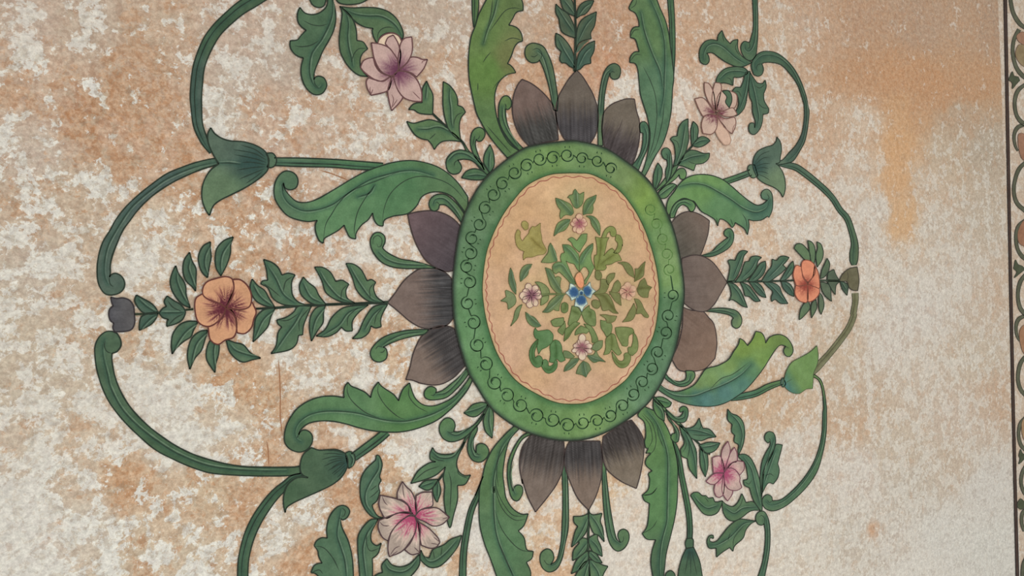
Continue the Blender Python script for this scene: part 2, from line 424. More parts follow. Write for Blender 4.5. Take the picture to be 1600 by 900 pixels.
def plaster_material():
    m = bpy.data.materials.new('sponged_plaster'); m.use_nodes = True
    nt = m.node_tree; L = nt.links; b = nt.nodes['Principled BSDF']
    N = nt.nodes.new
    at = N('ShaderNodeAttribute'); at.attribute_name = 'pigment'
    tc = N('ShaderNodeTexCoord')
    def noi(scale, det, rough, dist=0.0):
        n = N('ShaderNodeTexNoise'); n.inputs['Scale'].default_value = scale; n.inputs['Detail'].default_value = det
        n.inputs['Roughness'].default_value = rough; n.inputs['Distortion'].default_value = dist
        L.new(tc.outputs['Object'], n.inputs['Vector']); return n
    def mr(src, a, c, d, e, smooth=True):
        n = N('ShaderNodeMapRange'); n.interpolation_type = 'SMOOTHSTEP' if smooth else 'LINEAR'
        for k, v in zip(('From Min', 'From Max', 'To Min', 'To Max'), (a, c, d, e)): n.inputs[k].default_value = v
        L.new(src, n.inputs['Value']); return n.outputs[0]
    def math_(op, a, c):
        n = N('ShaderNodeMath'); n.operation = op
        for i, v in enumerate((a, c)):
            if isinstance(v, (int, float)): n.inputs[i].default_value = v
            else: L.new(v, n.inputs[i])
        return n.outputs[0]
    big = noi(20, 8, .66, .25); fine = noi(75, 6, .72, .5); spk = noi(170, 3, .6, .3); grey = noi(40, 8, .74, .3); brn = noi(24, 8, .66, .25)
    off = N('ShaderNodeMapping'); off.inputs['Location'].default_value = (7.3, 2.1, 4.4)
    L.new(tc.outputs['Object'], off.inputs['Vector']); L.new(off.outputs[0], brn.inputs['Vector'])
    def mix(fac, a_, rgb):
        n = N('ShaderNodeMix'); n.data_type = 'RGBA'
        L.new(fac, n.inputs[0]); L.new(a_, n.inputs[6]); n.inputs[7].default_value = (*lin(rgb), 1); return n.outputs[2]
    k = at.outputs['Alpha']
    c = at.outputs['Color']
    sp = N('ShaderNodeAttribute'); sp.attribute_name = 'sponge'; sx = N('ShaderNodeSeparateColor'); L.new(sp.outputs['Color'], sx.inputs[0])
    wb = math_('MULTIPLY', math_('SUBTRACT', sx.outputs[0], .5), .10); bb = math_('MULTIPLY', math_('SUBTRACT', sx.outputs[1], .5), .11)
    bn = math_('ADD', math_('MULTIPLY', brn.outputs['Fac'], .66), math_('MULTIPLY', fine.outputs['Fac'], .34))
    wn = math_('ADD', math_('MULTIPLY', big.outputs['Fac'], .68), math_('MULTIPLY', fine.outputs['Fac'], .32))
    gn = math_('ADD', math_('MULTIPLY', grey.outputs['Fac'], .7), math_('MULTIPLY', spk.outputs['Fac'], .3))
    c = mix(math_('MULTIPLY', math_('MULTIPLY', mr(math_('ADD', bn, bb), .523, .55, 0, 1), .50), k), c, (176, 138, 106))
    c = mix(math_('MULTIPLY', math_('MULTIPLY', mr(math_('ADD', wn, wb), .497, .53, 0, 1), .78), k), c, (211, 209, 200))
    c = mix(math_('MULTIPLY', math_('MULTIPLY', mr(gn, .52, .56, 0, 1), .42), k), c, (158, 142, 122))
    g2 = mr(spk.outputs['Fac'], .35, .65, .90, 1.09); g1 = mr(fine.outputs['Fac'], .36, .60, .90, 1.07)
    g = math_('MULTIPLY', g1, g2)
    f2 = noi(66, 6, .76, .35)
    tt = math_('MULTIPLY', mr(f2.outputs['Fac'], .38, .62, -.5, .5), math_('ADD', math_('MULTIPLY', k, .55), .12))
    ax = N('ShaderNodeVectorMath'); ax.operation = 'SCALE'; ax.inputs[0].default_value = (0.17, 0.185, 0.155); L.new(tt, ax.inputs['Scale'])
    ad = N('ShaderNodeVectorMath'); ad.operation = 'ADD'; L.new(c, ad.inputs[0]); L.new(ax.outputs[0], ad.inputs[1]); c = ad.outputs[0]
    sc = N('ShaderNodeVectorMath'); sc.operation = 'SCALE'
    L.new(c, sc.inputs[0]); L.new(g, sc.inputs['Scale'])
    L.new(sc.outputs[0], b.inputs['Base Color'])
    b.inputs['Roughness'].default_value = 0.85; b.inputs['Specular IOR Level'].default_value = 0.12
    bp = N('ShaderNodeBump'); bp.inputs['Strength'].default_value = 0.12; bp.inputs['Distance'].default_value = 0.002
    L.new(fine.outputs['Fac'], bp.inputs['Height']); L.new(bp.outputs[0], b.inputs['Normal'])
    return m
PLASTER = plaster_material()
def build_wall():
    import numpy as np
    x0, x1, z0, z1 = -2.4, 3.6, 0.0, 3.2
    xs = [x0 + .1 * i for i in range(11)] + [-1.3 + .0075 * i for i in range(1, 573)] + [3.0, 3.1, 3.2, 3.3, 3.4, 3.5, 3.6]
    zs = [.1 * i for i in range(7)] + [.6 + .0075 * i for i in range(1, 266)] + [2.7, 2.8, 2.9, 3.0, 3.1, 3.2]
    nx, nz_ = len(xs) - 1, len(zs) - 1
    v, f, P = [], [], []
    for Z in zs:
        for X in xs:
            v.append((X, 0, Z))
            if X > 2.95: px, py = 1640, 450
            else: px, py = to_pix(X, Z)
            q = Vector((X * 14, Z * 14, 1)); q2 = Vector((X * 60, Z * 60, 3))
            P.append((px + 8 * noise.noise(q) + 4 * noise.noise(q2), py + 12 * noise.noise(q + Vector((0, 0, 8))) + 8 * noise.noise(q2 + Vector((0, 0, 8)))))
    P = np.array(P); P[:, 0] = P[:, 0].clip(-60, 1640); P[:, 1] = P[:, 1].clip(-60, 960)
    W = np.array(WASH, dtype=float)
    col = np.zeros((len(P), 4)); wt = np.zeros(len(P))
    for w in W:
        q = 1.0 / ((P[:, 0] - w[0]) ** 2 + (P[:, 1] - w[1]) ** 2 + 250.0) ** 2
        col += q[:, None] * w[None, 2:6]; wt += q
    col /= wt[:, None]
    # the water stain that came down from the top right corner
    X, Y = P[:, 0], P[:, 1]
    ss = lambda a, b, t: (lambda u: u * u * (3 - 2 * u))(((t - a) / (b - a)).clip(0, 1))
    edge = np.interp(X, [1240, 1290, 1340, 1376, 1430, 1460, 1500, 1560, 1640], [140, 148, 152, 172, 178, 172, 160, 150, 150])
    band = ss(1235, 1330, X) * (1 - ss(-5, 7, Y - edge)) * ss(70, 125, Y) * .42
    top = ss(1305, 1325, X) * (1 - ss(70, 120, Y)) * .30
    drip = ss(1376, 1388, X - (Y - 150) * .03) * (1 - ss(1418, 1430, X - (Y - 150) * .02)) * ss(140, 170, Y) * (1 - ss(360, 400, Y)) * .42
    rust = np.exp(-((X - 1364) / 8.0) ** 2 - ((Y - 828) / 18.0) ** 2) * .7
    for m_, c_ in ((top, (166, 136, 110)), (band, (182, 138, 100)), (drip, (202, 160, 112)), (rust, (192, 140, 100))):
        col[:, :3] = col[:, :3] * (1 - m_[:, None]) + np.array(c_)[None] * m_[:, None]
    col[:, 2] += 3
    k = col[:, 3] * .95 + .2
    white = ((col[:, 2] - 152) / 26.0).clip(-1.5, 1.5); brown = ((col[:, 0] - col[:, 2] - 42) / 24.0).clip(-1.5, 1.5)
    base = col[:, :3] * (1 - .35 * k[:, None].clip(0, 1)) + np.array((190, 169, 147))[None] * .35 * k[:, None].clip(0, 1)
    b = base / 255.0; l = np.where(b <= .04045, b / 12.92, ((b + .055) / 1.055) ** 2.4)
    c = np.concatenate([l, k[:, None]], 1)
    c2 = np.stack([white * .5 + .5, brown * .5 + .5, np.zeros(len(P)), np.ones(len(P))], 1)
    for j in range(nz_):
        for i in range(nx):
            a = j * (nx + 1) + i
            f.append((a, a + 1, a + nx + 2, a + nx + 1))
    n0 = len(v); k = n0
    v += [(x0, .18, z0), (x1, .18, z0), (x1, .18, z1), (x0, .18, z1)]
    c = np.concatenate([c, c[:4]]); c2 = np.concatenate([c2, c2[:4]])
    f += [(k + 1, k, k + 3, k + 2)]
    f.append(tuple([k, k + 1] + list(range(nx, -1, -1))))
    f.append(tuple([k + 2, k + 3] + list(range(nz_ * (nx + 1), (nz_ + 1) * (nx + 1)))))
    f.append(tuple([k + 3, k] + [j * (nx + 1) for j in range(nz_ + 1)]))
    f.append(tuple([k + 1, k + 2] + [j * (nx + 1) + nx for j in range(nz_, -1, -1)]))
    me = bpy.data.meshes.new('wall_back'); me.from_pydata(v, [], f)
    ca = me.color_attributes.new('pigment', 'FLOAT_COLOR', 'POINT'); ca.data.foreach_set('color', c.ravel().tolist())
    cb = me.color_attributes.new('sponge', 'FLOAT_COLOR', 'POINT'); cb.data.foreach_set('color', c2.ravel().tolist())
    me.materials.append(PLASTER); me.update()
    o = bpy.data.objects.new('wall_back', me); SC.collection.objects.link(o); o['kind'] = 'structure'
    return o
WALL = build_wall()
def strokes(part, lines, col, w, parent=None, h=None, taper=True, layer=None):
    """brush strokes only (no filled shape); lines: list of point lists in photograph pixels"""
    M = Mesh()
    if h is None:
        CUR['sub'] += 1
        h = 0.0005 + CUR['layer'] * 0.0008 + CUR['sub'] * 0.00002
    for l in lines: ribbon(M, l, w, h, col, taper=taper, pressure=.4)
    o = M.build(part)
    if parent: o.parent = parent
    else: CUR['parts'].append(o)
    return o
T(0, 0, 1)
strokes('crack', [spline([p for p, c in parse(s)]) for s in ('435,562 437,590 438,620 438,650 441,680', '417,690 419,705 420,728', '500,266 520,272 545,282')], (150, 108, 78), 2.0, parent=WALL, h=0.0002)
# ================================================================= upper left quarter
DARKP = (88, 80, 78); PALEP = (128, 108, 100)
def lotus(label, org, outline, base, tip, c0, c1, st=0.6, layer=2, group='brown lotus petals round the medallion', veins=()):
    thing('lotus_petal', label, 'painted petal', group, layer)
    T(*org)
    b = (org[0] + base[0] / 5, org[1] + base[1] / 5); t = (org[0] + tip[0] / 5, org[1] + tip[1] / 5)
    F('lotus_petal', ('lin', b[0], b[1], t[0], t[1], c0, c1, st), outline, *veins, pen=(62, 52, 50))

SC_G = 'green scrolling stems framing the mural pattern'
TR_G = 'green trumpet shaped bells on the scrolls'
AC_G = 'large scalloped green leaves radiating from the medallion'
TE_G = 'small curled tendrils between the petals'
SP_G = 'leafy sprays of the mural'
FL_G = 'painted flowers of the mural'

thing('scroll_stem', 'long green stem arcing from the top edge down to the upper left bell', 'painted stem', SC_G, 1)
T(280, 0)
B('stem', G, '760,-110,95 680,-60,100 585,0,103 480,65,98 390,140,94 300,228,92 235,320,95 184,430,90 150,540,88 136,660,90 130,760,88 134,850,82 142,950,74 160,1020,68 200,1110,55 250,1195,22')
thing('scroll_stem', 'blue-green stem curving from the upper left bell to a curl above the dark bud', 'painted stem', SC_G, 1)
T(130, 340)
F('stem', G, '@140,180 1000,385* 985,340 850,365 730,405 600,460 480,545 380,625 290,710 210,810 160,900 @130,340 150,200 115,330 110,450 125,530 165,590 215,605 280,590 318,550 322,500 295,455 250,435 215,450 205,465* 212,430 212,370 230,290 265,200 310,100 @140,180 310,830 370,750 440,675 530,600 640,530 750,475 870,425 960,398*',
  '@140,180 1000,365 860,395 740,435 600,500 500,570 400,650 310,740 @130,340 250,110 190,230 165,350 165,450 190,520', lines=('205,465 205,500 215,525 235,540',))
thing('trumpet_bell', 'blue-green trumpet bell opening leftwards, below the longest arc at upper left', 'painted bell', TR_G, 3)
T(140, 180)
B('stalk', G, '@410,220 90,165,60 300,170,66 550,178,62 700,190,64 850,200,60 940,205,55')
F('calyx', G, '1378,300* 1430,300 1458,345 1448,392 1415,412 1385,408* 1400,355')
F('bell', (G, .5, (395, 255, 28)), '945,100* 975,145 1030,182 1100,203 1200,210 1280,232 1345,265 1380,300 1395,350 1392,420 1360,465 1290,520 1200,575 1100,625 1020,665 965,710 935,785* 905,740 880,670 875,600 885,540 910,480 950,425 1010,380* 985,345 950,280 925,210 922,150',
  '1010,378 1090,376 1180,388', lines=('1370,330 1290,270 1180,235', '1375,350 1280,300 1120,270', '1375,370 1280,340 1130,310', '1375,390 1270,370 1190,370', '1370,405 1280,410 1150,430', '1365,420 1290,450 1170,500', '1350,440 1300,480 1220,535'))

thing('scalloped_leaf', 'short scalloped leaf with a curled tip hanging from the top edge at left', 'painted leaf', None, 3)
T(280, 0)
F('leaf', G, '1160,-20* 1150,50 1100,100 1040,118 980,105 940,62* 922,110 925,170 950,210 990,240* 950,280 920,315 865,322* 865,370 890,415 930,445 968,455* 950,530 955,610 990,690 1050,740 1110,735 1145,690 1148,650 1125,610 1085,598 1060,608 1050,625* 1055,560 1090,470 1120,400 1160,330 1200,250 1220,160 1215,80 1190,-20*',
  '1190,0 1195,90 1170,190 1110,310 1065,370 1030,430 1015,520 1020,600 1050,670 1090,695 1115,670', lines=('1160,190 1100,205 1030,195 970,165', '1090,320 1030,355 960,368 900,362', '1050,625 1060,665 1090,690'))
thing('leaf_tip', 'small leaf tip at the top edge, touching the short scalloped leaf', 'painted leaf', None, 2)
F('leaf', G, '1010,-20* 1040,40 1090,62 1130,45 1150,-20*')
thing('leaf_tip', 'broad green leaf cut by the top edge, above the pair of lobed leaves', 'painted leaf', None, 2)
F('leaf', G, '1215,-20* 1240,20 1280,35 1340,38 1420,25 1500,-20*')
thing('leaf_pair', 'pair of green lobed leaves joined at a point above the upper left pink flower', 'painted leaves', SP_G, 3)
T(420, 0)
F('leaf', G, '555,55* 620,110 660,170 680,240 685,320* 735,332 770,385* 730,420 710,470 712,530* 740,570 770,600* 700,590 640,545 590,480 555,400 548,300 560,200 570,110', '600,110 618,190 612,290 622,380 640,450 650,520', lines=('765,382 700,385 660,430 645,490',))
F('leaf', G, '550,55* 650,65 760,62 850,68 930,95 990,145 1030,210 1048,270 1040,312* 1010,285 960,262 920,262 870,290 845,345* 815,290 805,240 812,225* 750,215 690,185 630,130 590,90', '610,90 680,118 770,130 860,132 930,160 990,210 1030,280', lines=('848,325 850,270 880,230 930,215 980,225',))

thing('lily_flower', 'mauve eight-petalled flower at upper left, below the pair of lobed leaves', 'painted flower', FL_G, 4)
fc = (620.5, 111)
def P(o, *v, c0=(98, 54, 76), c1=(182, 154, 146), r=46, pw=.85, st=.5, pen=(96, 66, 66), ctr=None, **k):
    c = ctr or fc
    return F('petal', ('rad', c[0], c[1], r, c0, c1, pw, st), o, pen=pen, *v, **k)
P('845,350* 860,310 900,275 960,262 1010,285 1035,330* 1010,540*', c1=(206, 184, 160), lines=('965,275 985,400 1000,500',))
P('712,530* 735,480 780,458 812,455* 830,520 870,570 945,600* 900,630 850,636 790,605 740,565')
P('795,748* 765,690 758,640 775,610* 830,628 890,638 950,600* 950,650 930,705 885,728', lines=('795,740 785,700 790,680', '795,740 810,700'))
P('955,868* 935,790 925,710 945,640 965,590* 985,660 1010,710 1042,760 1010,812', lines=('955,850 970,780 955,740', '960,840 1000,780'))
P('1235,468* 1205,540 1150,605* 1110,575 1060,560 1010,555* 1060,510 1100,455 1150,452 1195,468', lines=('1228,475 1200,480 1190,500',))
P('905,345* 925,300 968,278* 1000,330 1020,390 1025,440 1010,540* 985,450 950,400')
P('1112,292* 1118,380 1105,440 1070,500 1010,550* 1005,470 1015,400 1025,345 1055,305')
P('797,338* 870,350 930,375 970,420 1005,480 1010,540* 980,585 940,595 890,575 850,530 820,460 805,390')
P('1190,797* 1120,792 1050,765 1000,700 975,620 975,580* 1010,560 1070,565 1130,600 1170,660 1190,730', lines=('1180,780 1120,720',))

thing('leaf_spray', 'green spray with two curls between the medallion and the upper left mauve flower', 'painted leaves', SP_G, 2)
T(600, 100)
B('stem', G, '378,390,8 450,460,9 600,600,9 650,680,16 720,760,30 800,860,30', mid=())
F('leaf', G, '330,135* 350,180 378,240 380,300 378,395* 330,395 270,385 230,360 190,358* 220,320 260,305 295,305* 295,260 300,190', '330,170 325,220 320,275')
F('leaf', G, '175,450* 230,465 290,450 350,437 410,450 460,475 500,515 560,560 602,608* 530,600 460,605 420,630 390,670* 370,630 340,595* 290,585 240,555 200,500', '260,512 340,512 400,497 450,502 520,540', lines=('352,590 400,545',))
F('leaf', G, '460,140* 510,170 555,230 572,280 572,325* 610,340 634,378* 600,420 585,480 590,560 600,605* 540,560 495,500* 470,410 458,320 458,230', '510,190 505,260 515,340 520,440 530,500', lines=('620,380 570,400 545,450 540,500',))
F('curl', G, '760,790* 710,730 690,690 672,620 680,550 705,510 745,497 780,520 785,560 760,600 730,605 718,590* 710,630 725,690 760,780 780,830', lines=('718,590 735,585 745,560', '690,640 705,560'))
F('curl', G, '820,850* 760,770 700,710 650,685 590,673 530,695 490,740 482,790 500,840 540,862 585,850 604,812 590,775 572,752* 620,745 680,755 740,800 800,870*', '500,760 560,705 640,710 720,765', lines=('572,752 550,770 545,800',))
F('leaf', G, '825,630* 850,690 858,750 855,800 825,855* 790,800 775,760 785,700', '822,690 815,760 815,820')
F('leaf', G, '820,880* 760,835 700,820 640,840 603,890* 680,905 760,905', '640,880 720,870 790,880')

thing('scalloped_leaf', 'tall yellow-green scalloped leaf left of the upper petals, running off the top edge', 'painted leaf', AC_G, 3)
T(700, 0)
F('leaf', (G, .45), '310,-25* 240,110 210,205 175,300 157,450 160,600 180,720 205,830 225,900 @600,100 790,520 860,620 960,735* 1060,685* 980,630 920,540 880,430 860,300 870,200 905,130 960,85 1025,70* @700,0 505,535 480,510 460,500* 490,440 515,370 545,335 578,325* 570,270 540,225 500,205 470,200* 500,150 530,100 583,85* 580,30 560,-25*',
  '380,-10 350,120 300,240 270,345', lines=('345,0 330,120 305,215', '580,80 510,65 440,90 370,180 320,250', '578,320 500,300 435,325', '330,410 295,450 270,490', '520,572 450,590 390,640 345,700', '230,650 228,710', '@600,100 795,480 900,600 990,700'))
thing('scroll_stem', 'thin pale green stem beside the tall yellow-green leaf at the top edge', 'painted stem', SC_G, 1)
B('stem', G, '212,-25,52 212,60,50 208,150,34 205,215,12')

thing('curled_tendril', 'curled green tendril between the left and middle petals above the medallion', 'painted tendril', TE_G, 2)
T(700, 0)
F('tendril', G, '820,860* 800,740 770,620 740,530 712,470* 700,485 650,492 610,460 597,410 610,365 650,340 700,345 745,370 780,430 810,510 830,600 845,700 855,790 850,870*', '825,800 805,680 775,540 740,440 700,400', lines=('712,470 730,440 720,400 690,380 655,395', '640,440 675,445 700,425'))
thing('curled_tendril', 'short curled tendril rising left of the upper left petal above the medallion', 'painted tendril', TE_G, 2)
T(600, 100)
F('tendril', G, '1060,685* 980,600 920,510 895,430 893,340 905,290 930,255 965,253 990,285 990,330 965,358 945,352* 950,420 970,500 1010,580 1095,672*', '920,340 925,430 960,520 1040,640', lines=('945,352 950,330 940,310',))
B('side_stem', G, '@600,100 880,425,10 900,500,14 960,600,16 1040,690,16', mid=())
thing('curled_tendril', 'curled green tendril between the middle and right petals above the medallion', 'painted tendril', TE_G, 2)
T(700, 0)
F('tendril', G, '1165,900* 1180,740 1200,620 1225,550 1260,510 1300,498 1335,520 1345,560 1330,610 1290,622 1265,600 1262,572* 1240,640 1220,750 1210,900 @780,90 800,560 805,690* 770,690* 768,560', '1188,880 1203,700 1230,590 1270,545', lines=('1262,572 1280,560 1300,570',))
thing('curled_tendril', 'short hooked tendril right of the upper right petal above the medallion', 'painted tendril', TE_G, 2)
T(780, 90)
F('tendril', G, '1098,585* 1092,530 1115,502 1145,510 1165,560 1165,640 1150,720 1120,790 1085,880* 1030,850* 1090,770 1115,680 1120,592*', '1125,540 1145,600 1135,700 1070,840')

lotus('left one of the three brown petals above the medallion', (780, 90), '175,172* 240,200 310,250 370,310 420,380 440,450 450,540 458,645* 350,665 240,700* 180,640 130,550 105,460 100,370 115,280 145,210', (330, 680), (175, 180), (64, 63, 61), (106, 89, 82), 1.0)
lotus('middle petal of the three above the medallion, touching the leafy stalk', (780, 90), '600,100* 540,170 490,250 455,320 440,400 445,490 470,570 510,640 560,660 640,665 710,670* 750,600 770,500 765,400 730,290 680,200 640,140', (610, 670), (600, 100), (66, 63, 65), (96, 87, 78), 1.0)
lotus('right one of the three brown petals above the medallion', (780, 90), '1053,325* 1070,420 1090,490 1095,580 1085,680 1060,780 1025,855* 950,800 880,740 820,700* 800,600 800,500 815,430 870,370 950,335 1000,323', (900, 780), (1050, 330), (70, 63, 63), (104, 95, 84), .8, veins=('890,640 940,540 960,480',))

thing('leaf_spray', 'upright leafy stalk above the middle upper petal, running off the top edge', 'painted leaves', SP_G, 3)
T(700, 0)
B('stem', G, '985,560,14 990,400,10 992,200,8 985,-20,8', mid=())
for s_, v_ in zip((
 '990,565* 975,535 945,520 915,495 885,495* 868,465 880,405* 845,370 835,320 838,262* 880,285 930,340 965,400 985,480',
 '995,555* 1030,540 1060,510 1110,498* 1108,455* 1135,400 1142,322* 1090,345 1050,380 1015,430 1000,500',
 '990,300* 930,280 885,250 868,200* 862,150 838,100 838,35* 880,75 930,110 965,170 985,230',
 '995,410* 1010,350 1050,320 1115,305* 1110,260 1140,200 1155,95* 1100,120 1050,150 1015,200 998,280',
 '985,130* 940,110 900,80 880,30 870,-20* 950,-20* 975,40',
 '1000,145* 1005,90 1030,40 1080,10 1135,8* 1110,60 1070,110 1030,125'),
 ('855,310 900,400 975,520', '1110,370 1060,420 1010,520', '850,70 900,150 975,260', '1130,130 1070,200 1010,320', '900,10 940,60 975,110', '1110,25 1060,60 1015,120')):
    F('leaf', G, s_, v_)
T(700, 0)
F('vein_leaf', G, '992,420* 1005,380 1030,340 1070,320 1100,318* 1060,350 1020,400', line=False)

# ================================================================= upper right quarter
thing('scalloped_leaf', 'tall green scalloped leaf right of the upper petals, running off the top edge', 'painted leaf', AC_G, 2)
T(960, 0)
F('leaf', (G, .45), '160,-25* 130,20 110,65 120,82* 160,105 185,160 190,210* 150,215 125,250 122,295* 160,310 180,370 190,405* 150,410 120,450 117,490* 160,500 180,550 190,650 200,740 230,840 250,900 @1000,160 65,170 75,250 70,320 50,430 20,530 -15,590* 20,602* 60,530 110,430 170,330 210,220 235,100 245,0 @960,0 450,700 460,600 445,450 430,340 415,240 390,150 350,60 320,-25*',
  '270,-10 340,150 380,300 390,450 385,600 378,750 350,900', '200,100 230,250 290,420 350,560 372,700', lines=('220,520 280,640 318,760 325,890', '@1000,160 130,0 125,150 95,330 50,460', '@1000,160 185,0 170,150 125,330 70,440', '120,70 160,40 170,0', '125,285 150,240 190,235', '120,480 160,430 205,430'))
thing('scroll_stem', 'straight green stem beside the tall scalloped leaf right of the upper petals', 'painted stem', SC_G, 1)
B('stem', G, '435,-25,46 442,80,44 447,150,42 452,300,40 452,450,36 448,640,20')

thing('scroll_stem', 'thin dark stem dropping from the top edge at upper right to a curl', 'painted stem', SC_G, 2)
F('stem', G, '1075,-25* 1082,200 1060,310 1050,335* 1010,325 985,360 990,410 1020,460 1060,475 1098,440 1112,350 1117,200 1112,-25*', '1097,0 1100,200 1085,340 1050,400 1020,385 1015,350', lines=('1050,335 1055,365 1035,385',))
thing('leaf_spray', 'star of curling lobed leaves beside the upper right mauve flower', 'painted leaves', SP_G, 3)
F('leaf', G, '1070,490* 1000,450 970,410 958,370 958,310* 920,320 900,345* 860,300 835,240* 805,280 800,320* 750,312 700,330 665,380 658,440 670,490 710,507 735,480 730,440 715,418* 760,415 810,450 870,490 940,520 1000,522', '1020,500 940,450 850,370 780,342 720,360 690,420 690,470', lines=('955,330 940,380 975,440', '835,260 850,330'))
F('leaf', G, '1040,560* 1000,530 920,525 850,545 800,600 785,660* 840,650 880,655 920,670* 925,605* 980,605 1030,580*', '820,620 880,570 960,560 1020,570', lines=('915,665 900,620 870,610',))
F('leaf', G, '1055,560* 1020,570 1000,640 980,685* 940,685 915,715* 950,740 965,790 960,840 920,905 @1000,160 700,75 690,105* 750,105 800,60 820,10 @960,0 1030,750 1045,650*', '1035,590 1015,720 990,800 960,870', lines=('930,715 965,720 985,760',))
F('leaf', G, '1055,570* 1080,610 1110,650* 1150,655 1172,628* 1180,680 1160,735* 1165,790 1200,850* 1195,885 1160,895* @1000,160 955,90 950,150 930,210 890,252 855,240 843,200 855,165 885,165 890,200* 895,150 875,80 870,0 @960,0 1050,750 1045,650', '1060,620 1090,740 1110,850 @1000,160 920,120 905,190', lines=('1170,660 1130,690 1090,670', '1195,850 1150,840 1110,800'))
thing('scroll_stem', 'green stem looping from the star of leaves over to the upper right bell', 'painted stem', SC_G, 2)
F('stem', G, '1075,560* 1065,510 1090,450 1140,410 1200,402 1270,420 1340,470 1400,540 1450,630 1490,740 1508,830 @1000,160 1317,80 1305,200 1285,300 1250,370 1200,450 1150,475 1060,490* 1060,465* 1110,450 1160,395 1210,340 1250,270 1270,200 1280,100 1278,20 @960,0 1470,790 1430,670 1370,580 1300,510 1230,490 1170,490 1148,500* 1160,540 1150,580 1120,597 1085,585*',
  '1095,545 1095,490 1150,440 1220,435 1300,465 1380,545 1440,660 1485,780 @1000,160 1300,80 1288,200 1262,310 1210,400 1150,455', lines=('1148,500 1120,505 1105,530 1115,555', ))
thing('scroll_stem', 'long olive stem arcing from the upper right bell to the small bud', 'painted stem', SC_G, 1)
T(1000, 160)
B('stem', G, '1060,482,14 1150,492,42 1220,510,48 1300,565,48 1380,630,46 1450,692,45 1510,760,42 1560,840,42 @1080,260 1215,405,44 1250,500,44 1274,600,52 1270,680,66 1268,740,58 1270,772,30')
thing('trumpet_bell', 'green trumpet bell opening rightwards at upper right', 'painted bell', TR_G, 3)
T(1000, 160)
B('stalk', G, '650,625,45 750,590,44 860,548,44')
F('calyx', G, '890,490* 850,490 835,520 850,570 880,592 915,575*')
F('bell', (G, .5, (1180, 262, 16)), '1063,270* 1090,310 1100,370 1090,430 1085,470 1055,480* 1080,500 1115,560 1130,640 1125,700 1110,742* 1085,700 1040,665 970,635 920,600 890,550 875,500 885,430 920,380 980,350 1030,335 1060,300',
  lines=('895,470 940,410 1010,380', '890,490 950,440 1000,430', '890,505 960,480 1010,480', '895,520 960,510 1000,520', '900,540 960,545 1000,560', '910,560 960,580 1010,610'))
thing('scalloped_leaf', 'bright green scalloped leaf with curled end, just below the upper right bell', 'painted leaf', AC_G, 4)
F('leaf', (G, .45), '210,885* 200,830 215,760 260,700 300,640 360,590 440,566 540,570 630,600 700,650 780,720 850,775 910,805 960,790 988,765* 950,755 938,720 955,690 990,680 1020,710 1030,770 1025,840 1000,900 @1080,260 590,390 540,420 480,425 440,415* 445,470 432,535* 410,490 370,460 335,440* 330,460 313,480* 280,440 240,415 215,412* 205,440 200,467* 180,420 130,385 70,350 20,280 @1000,160 400,770 340,750 290,770 250,810 225,875*',
  '300,660 400,638 500,650 600,700 700,760 800,830 900,862 980,830 1000,770', lines=('988,765 1000,745 985,715', '@1080,260 390,370 420,420 430,490', '@1080,260 300,410 318,460', '@1080,260 190,400 200,450'))
thing('curled_tendril', 'pale green tendril hooked over the upper right side petal of the medallion', 'painted tendril', TE_G, 3)
F('tendril', G, '230,905* 235,850 275,785 340,758 400,770 427,805 415,845 390,855 368,820* 330,800 290,830 262,900*', '250,870 290,800 340,780 390,800')
thing('leaf_spray', 'green spray rising from the medallion towards the upper right mauve flower', 'painted leaves', SP_G, 3)
T(1000, 160)
B('stem', G, '115,695,10 190,620,30 250,540,36 300,470,14 370,380,9 405,340,7', mid=())
F('leaf', G, '410,150* 440,180 450,220 445,265* 440,290 400,340* 393,280 392,215', '412,190 412,300')
F('leaf', G, '400,338* 440,290 480,268 520,280 542,302* 500,335 450,352', '420,330 470,305 520,300')
F('leaf', G, '370,130* 330,150 300,190 290,230 285,265* 250,270 232,290* 260,330 270,390 270,440 255,500* 300,480 345,400 365,340 375,280 370,200', '345,180 330,280 310,380 270,490', lines=('245,290 285,310 300,360',))
F('leaf', G, '285,490* 330,420 380,378 430,378 490,400 538,398* 530,440 490,475 430,485* 415,535* 380,520 330,500', '310,470 400,430 500,415', lines=('430,480 400,475 370,460',))
F('curl', G, '200,620* 195,540 210,490 205,450* 180,440 162,400 175,365 205,357 230,380 240,430 245,500 235,570 200,640*', '225,400 225,500 205,600', lines=('205,450 210,420 195,400',))
F('leaf', G, '135,475* 165,520 165,580 140,640 105,685* 97,630 103,560 118,510', '135,520 130,600 112,670')
F('leaf', G, '125,745* 150,690 200,650 250,635 282,650* 240,700 200,745 160,752', '150,730 200,690 260,650')
F('curl', G, '240,590* 270,550 300,520 340,520 357,560 340,600 310,597 300,565* 270,600 200,650 150,690*')

